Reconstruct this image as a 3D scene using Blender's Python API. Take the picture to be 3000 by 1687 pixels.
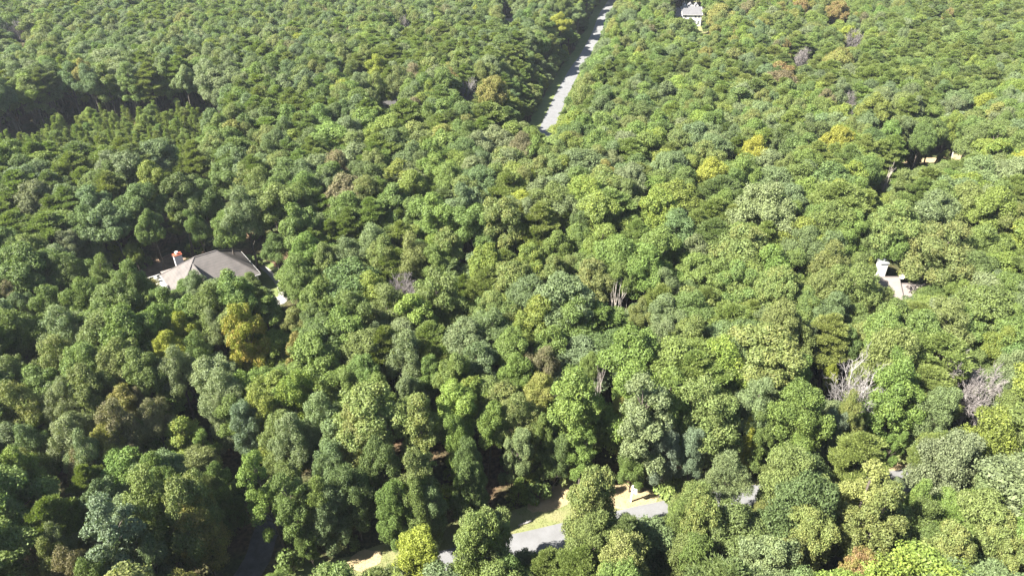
import bpy, bmesh, math, random
import numpy as np
from mathutils import Vector, Matrix

# ------------------------------------------------------------------ scene, camera, sky, sun, exposure
for o in list(bpy.data.objects):
    bpy.data.objects.remove(o, do_unlink=True)
scene = bpy.context.scene
col = scene.collection
rnd = random.Random(7)

CAM_H = 78.0                     # drone height above the woods' floor
PITCH = math.radians(33.0)       # camera looks this far below the horizon
HFOV = math.radians(72.0)
W, H = 3000.0, 1687.0            # pixel grid the photograph was measured in
F = (W / 2) / math.tan(HFOV / 2)

cam_data = bpy.data.cameras.new('camera')
cam_data.sensor_fit = 'HORIZONTAL'
cam_data.angle = HFOV
cam_data.clip_start = 0.5
cam_data.clip_end = 6000
cam = bpy.data.objects.new('camera', cam_data)
cam.location = (0, 0, CAM_H)
cam.rotation_euler = (math.pi / 2 - PITCH, 0, 0)
col.objects.link(cam)
scene.camera = cam

SUN_EL = math.radians(46.0)
SUN_TO = Vector((0.92, 0.39, 0)).normalized()      # the way shadows fall on the ground
world = bpy.data.worlds.new('World')
scene.world = world
world.use_nodes = True
wn = world.node_tree
bg = wn.nodes['Background']
sky = wn.nodes.new('ShaderNodeTexSky')
sky.sky_type = 'NISHITA'
sky.sun_disc = False
sky.sun_elevation = SUN_EL
# Nishita: rotation 0 has the sun towards +Y, turning clockwise seen from above
sky.sun_rotation = math.atan2(-SUN_TO.x, -SUN_TO.y)
sky.air_density = 1.0
sky.dust_density = 0.8
wn.links.new(sky.outputs[0], bg.inputs[0])
bg.inputs[1].default_value = 0.052

sun_data = bpy.data.lights.new('sun', 'SUN')
sun_data.energy = 5.0
sun_data.angle = math.radians(0.5)
sun_data.color = (1.0, 0.955, 0.87)
sun = bpy.data.objects.new('sun', sun_data)
sun_dir = Vector((SUN_TO.x * math.cos(SUN_EL), SUN_TO.y * math.cos(SUN_EL), -math.sin(SUN_EL)))
sun.rotation_euler = sun_dir.to_track_quat('-Z', 'Y').to_euler()
sun.location = (-200, -120, 220)
col.objects.link(sun)

scene.view_settings.view_transform = 'Standard'
scene.view_settings.look = 'None'
scene.view_settings.gamma = 1.0
scene.view_settings.use_curve_mapping = False
scene.view_settings.exposure = 2.38
scene.render.engine = 'CYCLES'
scene.cycles.max_bounces = 6
scene.cycles.diffuse_bounces = 3
scene.cycles.glossy_bounces = 2
scene.cycles.transmission_bounces = 3
scene.cycles.transparent_max_bounces = 4
scene.cycles.volume_bounces = 0
scene.cycles.use_denoising = True
scene.cycles.denoising_input_passes = 'RGB_ALBEDO_NORMAL'
scene.cycles.denoising_prefilter = 'NONE'

# ------------------------------------------------------------------ measuring
def gz(x, y):
    """height of the ground"""
    return (1.3 * math.sin(x * 0.021 + 0.6) * math.cos(y * 0.017 - 0.4) + 0.9 * math.sin(y * 0.031 + x * 0.012 + 2.0)
            + 2.2 * math.sin(x * 0.0085 + 1.9) * math.sin(y * 0.0105 + 0.5))

FWD = Vector((0, math.cos(PITCH), -math.sin(PITCH)))
UPV = Vector((0, math.sin(PITCH), math.cos(PITCH)))

def at(px, py, dz=0.0):
    """the point dz above the ground that the photograph shows at this pixel"""
    d = Vector(((px - W / 2) / F, 0, 0)) + UPV * ((H / 2 - py) / F) + FWD
    z = dz
    for _ in range(6):
        t = (z - CAM_H) / d.z
        p = Vector((0, 0, CAM_H)) + d * t
        z = gz(p.x, p.y) + dz
    return p

def pix(p):
    v = Vector(p) - Vector((0, 0, CAM_H))
    dep = v.dot(FWD)
    return (W / 2 + F * v.x / dep, H / 2 - F * v.dot(UPV) / dep, dep)

# ------------------------------------------------------------------ helpers
def tag(o, label=None, cat=None, group=None, kind=None):
    if label: o['label'] = label
    if cat: o['category'] = cat
    if group: o['group'] = group
    if kind: o['kind'] = kind
    return o

def link(o, parent=None):
    col.objects.link(o)
    if parent is not None:
        o.parent = parent
    return o

def empty(name, loc=(0, 0, 0), rz=0.0):
    o = bpy.data.objects.new(name, None)
    o.location = loc
    o.rotation_euler = (0, 0, rz)
    o.empty_display_size = 0.5
    col.objects.link(o)
    return o

def mesh_obj(name, verts, faces, mat, parent=None, smooth=False):
    me = bpy.data.meshes.new(name)
    me.from_pydata([tuple(v) for v in verts], [], faces)
    me.materials.append(mat)
    if smooth:
        for p in me.polygons: p.use_smooth = True
    me.update()
    o = bpy.data.objects.new(name, me)
    return link(o, parent)

class MB:
    """collects boxes, slabs and tubes into one mesh"""
    def __init__(self):
        self.v, self.f = [], []
    def add(self, vs, fs):
        n = len(self.v)
        self.v += [tuple(v) for v in vs]
        self.f += [tuple(i + n for i in f) for f in fs]
        return self
    def box(self, x0, x1, y0, y1, z0, z1):
        return self.add([(x0, y0, z0), (x1, y0, z0), (x1, y1, z0), (x0, y1, z0), (x0, y0, z1), (x1, y0, z1), (x1, y1, z1), (x0, y1, z1)],
                        [(0, 3, 2, 1), (4, 5, 6, 7), (0, 1, 5, 4), (1, 2, 6, 5), (2, 3, 7, 6), (3, 0, 4, 7)])
    def slab(self, poly, t):
        """a roof plane: polygon (counter-clockwise from above) with thickness t downwards"""
        n = len(poly)
        vs = [Vector(p) for p in poly] + [Vector(p) - Vector((0, 0, t)) for p in poly]
        fs = [tuple(range(n)), tuple(reversed(range(n, 2 * n)))]
        for i in range(n):
            j = (i + 1) % n
            fs.append((i, i + n, j + n, j))
        return self.add(vs, fs)
    def bar(self, a, b, w, h=None):
        """a square bar from a to b"""
        h = h or w
        a, b = Vector(a), Vector(b)
        d = (b - a).normalized()
        s = d.cross(Vector((0, 0, 1)))
        if s.length < 1e-3: s = Vector((1, 0, 0))
        s.normalize()
        u = s.cross(d).normalized()
        vs = []
        for p in (a, b):
            for i, j in ((-1, -1), (1, -1), (1, 1), (-1, 1)):
                vs.append(p + s * (i * w / 2) + u * (j * h / 2))
        return self.add(vs, [(0, 1, 2, 3), (7, 6, 5, 4), (0, 4, 5, 1), (1, 5, 6, 2), (2, 6, 7, 3), (3, 7, 4, 0)])
    def tube(self, pts, radii, n=6, cap=True):
        pts = [Vector(p) for p in pts]
        base = len(self.v)
        for i, p in enumerate(pts):
            d = (pts[min(i + 1, len(pts) - 1)] - pts[max(i - 1, 0)]).normalized()
            s = d.cross(Vector((0.31, 0.17, 0.93)))
            if s.length < 0.05: s = d.cross(Vector((1, 0, 0)))
            s.normalize()
            u = d.cross(s)
            for k in range(n):
                a = 2 * math.pi * k / n
                self.v.append(tuple(p + (s * math.cos(a) + u * math.sin(a)) * radii[i]))
        for i in range(len(pts) - 1):
            for k in range(n):
                a, b = base + i * n + k, base + i * n + (k + 1) % n
                self.f.append((a, b, b + n, a + n))
        if cap:
            self.f.append(tuple(base + (len(pts) - 1) * n + k for k in range(n)))
            self.f.append(tuple(reversed([base + k for k in range(n)])))
        return self
    def build(self, name, mat, parent=None, smooth=False):
        return mesh_obj(name, self.v, self.f, mat, parent, smooth)
    def mesh(self, name, mat, smooth=False):
        me = bpy.data.meshes.new(name)
        me.from_pydata(self.v, [], self.f)
        me.materials.append(mat)
        if smooth:
            for p in me.polygons: p.use_smooth = True
        me.update()
        return me

# ------------------------------------------------------------------ materials
def new_mat(name):
    m = bpy.data.materials.new(name)
    m.use_nodes = True
    nt = m.node_tree
    nt.nodes.clear()
    return m, nt, nt.nodes, nt.links

def simple(name, c1, c2=None, scale=3.0, rough=0.8, bump=0.0, bscale=None, spec=0.3, detail=6, metallic=0.0):
    """two tones mixed by a noise in object space, with optional relief"""
    m, nt, N, L = new_mat(name)
    out = N.new('ShaderNodeOutputMaterial')
    bs = N.new('ShaderNodeBsdfPrincipled')
    bs.inputs['Roughness'].default_value = rough
    bs.inputs['Specular IOR Level'].default_value = spec
    bs.inputs['Metallic'].default_value = metallic
    L.new(bs.outputs[0], out.inputs[0])
    if c2 is None: c2 = tuple(c * 0.8 for c in c1)
    tc = N.new('ShaderNodeTexCoord')
    no = N.new('ShaderNodeTexNoise')
    no.inputs['Scale'].default_value = scale
    no.inputs['Detail'].default_value = detail
    no.inputs['Roughness'].default_value = 0.65
    L.new(tc.outputs['Object'], no.inputs['Vector'])
    ra = N.new('ShaderNodeValToRGB')
    ra.color_ramp.elements[0].position = 0.32
    ra.color_ramp.elements[1].position = 0.68
    ra.color_ramp.elements[0].color = (*c2, 1)
    ra.color_ramp.elements[1].color = (*c1, 1)
    L.new(no.outputs['Fac'], ra.inputs[0])
    L.new(ra.outputs[0], bs.inputs['Base Color'])
    if bump:
        n2 = N.new('ShaderNodeTexNoise')
        n2.inputs['Scale'].default_value = bscale or scale * 4
        n2.inputs['Detail'].default_value = 4
        L.new(tc.outputs['Object'], n2.inputs['Vector'])
        bp = N.new('ShaderNodeBump')
        bp.inputs['Strength'].default_value = bump
        bp.inputs['Distance'].default_value = 0.1
        L.new(n2.outputs['Fac'], bp.inputs['Height'])
        L.new(bp.outputs[0], bs.inputs['Normal'])
    return m

def leaf_material(name, translucent=0.30, gloss=0.24, rough=0.58):
    """foliage: the tree's own two tints, varied clump by clump and leaf by leaf"""
    m, nt, N, L = new_mat(name)
    out = N.new('ShaderNodeOutputMaterial')
    def inst(nm):
        a = N.new('ShaderNodeAttribute')
        a.attribute_type = 'INSTANCER'
        a.attribute_name = nm
        return a
    tint, acc = inst('leaf_tint'), inst('leaf_accent')
    clump = N.new('ShaderNodeAttribute'); clump.attribute_name = 'clump_var'
    leaf = N.new('ShaderNodeAttribute'); leaf.attribute_name = 'leaf_var'
    mr = N.new('ShaderNodeMapRange')
    mr.inputs['From Min'].default_value = 0.35
    mr.inputs['From Max'].default_value = 1.0
    L.new(clump.outputs['Fac'], mr.inputs['Value'])
    mx = N.new('ShaderNodeMix'); mx.data_type = 'RGBA'
    L.new(mr.outputs[0], mx.inputs[0])
    L.new(tint.outputs['Color'], mx.inputs[6])
    L.new(acc.outputs['Color'], mx.inputs[7])
    mr2 = N.new('ShaderNodeMapRange')
    mr2.inputs['To Min'].default_value = 0.66
    mr2.inputs['To Max'].default_value = 1.4
    L.new(leaf.outputs['Fac'], mr2.inputs['Value'])
    mul = N.new('ShaderNodeVectorMath'); mul.operation = 'SCALE'
    L.new(mx.outputs[2], mul.inputs[0])
    L.new(mr2.outputs[0], mul.inputs['Scale'])
    bs = N.new('ShaderNodeBsdfPrincipled')
    bs.inputs['Roughness'].default_value = rough
    bs.inputs['Specular IOR Level'].default_value = gloss
    L.new(mul.outputs[0], bs.inputs['Base Color'])
    tr = N.new('ShaderNodeBsdfTranslucent')
    tm = N.new('ShaderNodeVectorMath'); tm.operation = 'MULTIPLY'
    tm.inputs[1].default_value = (1.15, 1.25, 0.6)
    L.new(mul.outputs[0], tm.inputs[0])
    L.new(tm.outputs[0], tr.inputs['Color'])
    ms = N.new('ShaderNodeMixShader')
    ms.inputs[0].default_value = translucent
    L.new(bs.outputs[0], ms.inputs[1])
    L.new(tr.outputs[0], ms.inputs[2])
    L.new(ms.outputs[0], out.inputs[0])
    return m

M = {}
M['leaf'] = leaf_material('broad_leaves')
M['needle'] = leaf_material('pine_needles', 0.42, 0.25, 0.55)
M['bark'] = simple('bark', (0.11, 0.09, 0.072), (0.055, 0.045, 0.036), 2.5, 0.9, 0.5)
M['pine_bark'] = simple('pine_bark', (0.09, 0.066, 0.052), (0.045, 0.034, 0.027), 3, 0.9, 0.5)
M['dead_wood'] = simple('dead_wood', (0.27, 0.25, 0.24), (0.16, 0.147, 0.138), 1.5, 0.85, 0.3)
M['dead_twigs'] = simple('dead_twigs', (0.23, 0.205, 0.195), (0.15, 0.133, 0.125), 1.5, 0.9)
M['snag_wood'] = simple('snag_wood', (0.46, 0.41, 0.36), (0.28, 0.24, 0.2), 1.5, 0.85, 0.3)

# ------------------------------------------------------------------ the ground and what lies on it
def ground_material():
    m, nt, N, L = new_mat('woodland_floor')
    out = N.new('ShaderNodeOutputMaterial')
    bs = N.new('ShaderNodeBsdfPrincipled')
    bs.inputs['Roughness'].default_value = 0.95
    bs.inputs['Specular IOR Level'].default_value = 0.1
    L.new(bs.outputs[0], out.inputs[0])
    tc = N.new('ShaderNodeTexCoord')
    def noise(s, d=5):
        n = N.new('ShaderNodeTexNoise'); n.inputs['Scale'].default_value = s; n.inputs['Detail'].default_value = d
        L.new(tc.outputs['Object'], n.inputs['Vector']); return n
    big, fine = noise(0.12, 4), noise(2.2, 7)
    r1 = N.new('ShaderNodeValToRGB')
    r1.color_ramp.elements[0].color = (0.10, 0.065, 0.042, 1); r1.color_ramp.elements[0].position = 0.38
    r1.color_ramp.elements[1].color = (0.045, 0.058, 0.022, 1); r1.color_ramp.elements[1].position = 0.62
    L.new(big.outputs['Fac'], r1.inputs[0])
    r2 = N.new('ShaderNodeValToRGB')
    r2.color_ramp.elements[0].color = (0.45, 0.45, 0.45, 1); r2.color_ramp.elements[0].position = 0.3
    r2.color_ramp.elements[1].color = (1.45, 1.4, 1.35, 1); r2.color_ramp.elements[1].position = 0.72
    L.new(fine.outputs['Fac'], r2.inputs[0])
    mu = N.new('ShaderNodeMix'); mu.data_type = 'RGBA'; mu.blend_type = 'MULTIPLY'; mu.inputs[0].default_value = 1
    L.new(r1.outputs[0], mu.inputs[6]); L.new(r2.outputs[0], mu.inputs[7])
    L.new(mu.outputs[2], bs.inputs['Base Color'])
    bp = N.new('ShaderNodeBump'); bp.inputs['Strength'].default_value = 0.7; bp.inputs['Distance'].default_value = 0.2
    L.new(fine.outputs['Fac'], bp.inputs['Height']); L.new(bp.outputs[0], bs.inputs['Normal'])
    return m

M['floor'] = ground_material()
M['asphalt'] = simple('old_asphalt', (0.155, 0.155, 0.158), (0.122, 0.121, 0.121), 0.5, 0.9, 0.3, 30)
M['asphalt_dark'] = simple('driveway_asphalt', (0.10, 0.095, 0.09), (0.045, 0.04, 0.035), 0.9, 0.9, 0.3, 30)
M['concrete'] = simple('pale_concrete', (0.27, 0.255, 0.235), (0.19, 0.178, 0.162), 0.8, 0.9, 0.2, 20)
M['lawn'] = simple('dry_lawn', (0.135, 0.155, 0.056), (0.185, 0.172, 0.088), 0.45, 0.95, 0.5, 14, 0.1)
M['lawn_green'] = simple('green_lawn', (0.09, 0.125, 0.038), (0.14, 0.155, 0.06), 0.5, 0.95, 0.5, 14, 0.1)
M['dirt'] = simple('tan_dirt', (0.33, 0.25, 0.155), (0.24, 0.19, 0.10), 0.5, 0.95, 0.4, 8, 0.1)
M['red_dirt'] = simple('bare_earth', (0.27, 0.19, 0.13), (0.15, 0.10, 0.07), 0.6, 0.95, 0.6, 6, 0.1)

def build_ground():
    fine = [i * 5.0 for i in range(-84, 85)]
    xs = [-3500, -2000, -1200, -800, -560] + fine + [560, 800, 1200, 2000, 3500]
    ys = [-1500, -700, -300, -120] + [i * 5.0 for i in range(-12, 125)] + [760, 950, 1300, 2000, 3200, 4500]
    vs = []
    for y in ys:
        for x in xs:
            vs.append((x, y, gz(x, y)))
    nx = len(xs)
    fs = [(j * nx + i, j * nx + i + 1, (j + 1) * nx + i + 1, (j + 1) * nx + i) for j in range(len(ys) - 1) for i in range(nx - 1)]
    o = mesh_obj('ground', vs, fs, M['floor'], smooth=True)
    tag(o, 'brown leaf littered woodland floor under the trees', 'ground', kind='structure')
build_ground()

def smooth_path(pts, step=2.0):
    """Catmull-Rom through the points"""
    P = [Vector((p[0], p[1])) for p in pts]
    P = [P[0] * 2 - P[1]] + P + [P[-1] * 2 - P[-2]]
    out = []
    for i in range(1, len(P) - 2):
        n = max(2, int((P[i + 1] - P[i]).length / step))
        for k in range(n):
            t = k / n
            a, b, c, d = P[i - 1], P[i], P[i + 1], P[i + 2]
            out.append(0.5 * ((2 * b) + (c - a) * t + (2 * a - 5 * b + 4 * c - d) * t * t + (3 * b - a - 3 * c + d) * t ** 3))
    out.append(P[-2])
    return out

def ribbon(name, path, wl, wr, lift, mat, label, cat, ragged=0.0, seed=1):
    """a strip along a path, wl to the left and wr to the right of it"""
    r = random.Random(seed)
    vs, fs = [], []
    ph = [r.uniform(0, 6) for _ in range(4)]
    NC = 4
    for i, p in enumerate(path):
        d = (path[min(i + 1, len(path) - 1)] - path[max(i - 1, 0)]).normalized()
        n = Vector((-d.y, d.x))
        j1 = ragged * (math.sin(i * 0.7 + ph[0]) + 0.6 * math.sin(i * 1.9 + ph[1]) + r.uniform(-.4, .4))
        j2 = ragged * (math.sin(i * 0.6 + ph[2]) + 0.6 * math.sin(i * 2.1 + ph[3]) + r.uniform(-.4, .4))
        a, b = p + n * (wl + j1), p - n * (wr + j2)
        for k in range(NC):
            q = a.lerp(b, k / (NC - 1))
            vs.append((q.x, q.y, gz(q.x, q.y) + lift))
        if i:
            for k in range(NC - 1):
                q = (i - 1) * NC + k
                fs.append((q, q + 1, q + NC + 1, q + NC))
    fs = [tuple(reversed(f)) for f in fs] if False else fs
    o = mesh_obj(name, vs, fs, mat, smooth=True)
    return tag(o, label, cat, kind='structure')

def patch(name, pts, lift, mat, label, cat, ragged=0.35, seed=3):
    """an uneven blot of ground: polygon of pixels, its outline roughened"""
    r = random.Random(seed)
    P = smooth_path([at(*p) for p in pts] + [at(*pts[0])], 0.8)[:-1]
    c = sum(P, Vector((0, 0))) / len(P)
    out = [p + (p - c).normalized() * r.uniform(-ragged, ragged) for p in P]
    n = len(out)
    vs = [(c.x, c.y, gz(c.x, c.y) + lift)]
    rings = 4
    for k in range(1, rings + 1):
        for p in out:
            q = c.lerp(p, k / rings)
            vs.append((q.x, q.y, gz(q.x, q.y) + lift))
    fs = [(0, 1 + i, 1 + (i + 1) % n) for i in range(n)]
    for k in range(rings - 1):
        a = 1 + k * n
        fs += [(a + i, a + n + i, a + n + (i + 1) % n, a + (i + 1) % n) for i in range(n)]
    o = mesh_obj(name, vs, fs, mat, smooth=True)
    return tag(o, label, cat, kind='structure')

NOGO = []        # (polyline or point list, clearance) where no trunk may stand
# the far straight road
far_px = [(1795, 2), (1767, 47), (1752, 89), (1719, 155), (1678, 217), (1640, 291), (1600, 384)]
far_pts = [at(*p) for p in far_px]
d_far = (far_pts[0] - far_pts[1]).normalized()
far_pts = [far_pts[0] + d_far * 220, far_pts[0] + d_far * 80] + far_pts
d_near = (far_pts[-1] - far_pts[-2]).normalized()
far_pts += [far_pts[-1] + d_near * 18, far_pts[-1] + d_near * 36 + Vector((-6, 0, 0))]
far_path = smooth_path(far_pts, 3.0)
ribbon('far_verge', far_path, 6.2, 6.2, 0.05, M['lawn_green'], 'grass verge along the straight road through the woods', 'verge', 0.35, 5)
ribbon('far_road', far_path, 2.25, 2.25, 0.11, M['asphalt'], 'pale straight road running through the far woods', 'road', 0.05, 6)
NOGO.append((far_path, 6.0))
# the near road
near_px = [(560, 1960), (800, 1850), (1000, 1778), (1150, 1722), (1330, 1665), (1480, 1628), (1640, 1592), (1861, 1540), (2180, 1478), (2450, 1445), (2800, 1412), (3200, 1378), (3600, 1340)]
near_path = smooth_path([at(*p) for p in near_px], 1.5)
ribbon('near_verge', near_path, 6.8, 5.0, 0.05, M['lawn'], 'dry grass verge along the near road', 'verge', 0.3, 7)
ribbon('near_road', near_path, 2.9, 2.9, 0.11, M['asphalt'], 'pale grey paved road below the woods', 'road', 0.05, 8)
NOGO.append((near_path, 3.0))
# shaded driveway into the trees
drive_path = smooth_path([at(*p) for p in [(640, 1790), (700, 1720), (752, 1640), (775, 1580), (790, 1530), (770, 1480)]], 1.5)
ribbon('driveway', drive_path, 1.7, 1.7, 0.085, M['asphalt_dark'], 'shaded asphalt driveway leading into the trees', 'driveway', 0.12, 9)
NOGO.append((drive_path, 3.2))

patch('bare_soil', [(1560, 1502), (1640, 1488), (1690, 1455), (1712, 1420), (1660, 1405), (1600, 1440), (1540, 1478)], 0.075, M['dirt'], 'tan bare soil above the road bend', 'soil', 0.3, 11)
patch('bare_soil', [(1775, 1478), (1840, 1495), (1900, 1488), (1925, 1450), (1880, 1425), (1810, 1418), (1775, 1440)], 0.078, M['dirt'], 'tan dry ground round the white sign post', 'soil', 0.3, 12)
patch('bare_soil', [(1010, 1652), (1060, 1672), (1120, 1648), (1110, 1615), (1050, 1612)], 0.078, M['dirt'], 'small tan bare patch at the shaded wood edge', 'soil', 0.3, 13)
patch('bare_soil', [(2590, 1392), (2640, 1402), (2690, 1385), (2672, 1350), (2625, 1340)], 0.078, M['dirt'], 'tan clearing beside the round pine near the road', 'soil', 0.3, 14)
patch('lawn', [(790, 1700), (900, 1720), (1010, 1690), (1000, 1655), (900, 1640), (820, 1655)], 0.070, M['lawn_green'], 'shaded green grass beside the driveway', 'lawn', 0.4, 15)
# round the left house
patch('lawn', [(640, 755), (720, 745), (770, 760), (830, 800), (850, 850), (800, 875), (720, 850), (660, 800)], 0.05, M['lawn_green'], 'green lawn beside the dark hipped roof', 'lawn', 0.4, 16)
patch('bare_soil', [(400, 800), (440, 812), (500, 790), (540, 760), (500, 745), (440, 770)], 0.055, M['red_dirt'], 'brown bare earth behind the house deck', 'soil', 0.5, 17)
patch('driveway', [(768, 884), (798, 896), (832, 890), (848, 868), (826, 860), (812, 872), (786, 866)], 0.075, M['concrete'], 'bright concrete driveway end by the left house', 'driveway', 0.45, 18)
patch('driveway', [(545, 890), (590, 900), (630, 890), (610, 865), (560, 868)], 0.075, M['concrete'], 'pale paving glimpsed under the tree before the left house', 'driveway', 0.2, 19)
ribbon('footpath', smooth_path([at(*p) for p in [(728, 768), (755, 775), (785, 795), (806, 818), (822, 850), (825, 868)]], 1.0), 0.55, 0.55, 0.095, M['concrete'], 'pale curved footpath round the left house', 'path', 0.08, 20)
# far clearings
patch('lawn', [(1980, 84), (2020, 96), (2062, 98), (2085, 86), (2075, 74), (2020, 74)], 0.06, M['lawn'], 'sunny lawn before the white two storey house', 'lawn', 0.6, 21)
patch('lawn', [(2000, 18), (2060, 20), (2110, 10), (2100, -14), (2040, -22), (2000, -6)], 0.06, M['lawn'], 'sunny lawn behind the white two storey house', 'lawn', 0.6, 22)
patch('dirt_track', [(2560, 474), (2640, 482), (2740, 478), (2860, 490), (2900, 480), (2840, 462), (2800, 452), (2760, 462), (2660, 466)], 0.06, M['dirt'], 'tan dirt track at the foot of the dark pine', 'track', 0.5, 23)
for c, r in (((640, 800), 15.0), ((480, 815), 9), ((780, 800), 7.0), ((800, 872), 5.5), ((2655, 845), 10), ((2560, 835), 9), ((2600, 805), 6), ((2025, 60), 12), ((2045, 8), 9), ((1493, 66), 7), ((1143, 310), 7),
             ((1640, 1460), 3.5), ((1700, 1440), 3.0), ((1560, 1500), 3.0), ((1850, 1455), 3.4), ((1050, 1640), 2.5), ((2640, 1375), 3.0), ((900, 1670), 4), ((620, 1290), 5), ((640, 1340), 4.0), ((730, 1480), 5.5), ((1150, 1530), 4.5), ((1250, 1480), 3.5), ((1420, 1470), 3),
             ((1790, 985), 4.5), ((1770, 1030), 4.5), ((1440, 775), 4.0), ((1480, 745), 4), ((520, 640), 7.0), ((640, 640), 5), ((590, 690), 5), ((2560, 745), 5), ((2100, 1110), 3.0), ((2740, 470), 5), ((2660, 474), 4), ((2830, 470), 5), ((2600, 476), 4), ((60, 430), 6), ((150, 400), 5), ((230, 370), 4), ((470, 742), 6)):
    p = at(*c)
    NOGO.append(([Vector((p.x, p.y))], r))

# ------------------------------------------------------------------ trees: meshes that many trees share
def unit(a):
    return a / np.maximum(np.linalg.norm(a, axis=-1, keepdims=True), 1e-9)

def quads_mesh(name, V, nper, cv, lv, mat):
    """V: (n, nper, 3) faces of nper corners; cv, lv: per face values kept as attributes"""
    n = len(V)
    me = bpy.data.meshes.new(name)
    me.vertices.add(n * nper)
    me.vertices.foreach_set('co', V.reshape(-1).astype(np.float32))
    me.loops.add(n * nper)
    me.loops.foreach_set('vertex_index', np.arange(n * nper, dtype=np.int32))
    me.polygons.add(n)
    me.polygons.foreach_set('loop_start', np.arange(0, n * nper, nper, dtype=np.int32))
    for nm, arr in (('clump_var', cv), ('leaf_var', lv)):
        a = me.attributes.new(nm, 'FLOAT', 'FACE')
        a.data.foreach_set('value', arr.astype(np.float32))
    me.materials.append(mat)
    me.update(calc_edges=True)
    me.validate()
    return me

def leaf_quads(P, Nn, size, rng, aspect=0.62):
    t = unit(np.cross(Nn, rng.normal(size=P.shape)))
    b = np.cross(Nn, t)
    s = size[:, None]
    fold = Nn * (s * rng.uniform(-0.25, 0.25, (len(P), 1)))
    return np.stack([P - t * s, P + b * s * aspect + fold, P + t * s, P - b * s * aspect + fold], 1)

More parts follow.
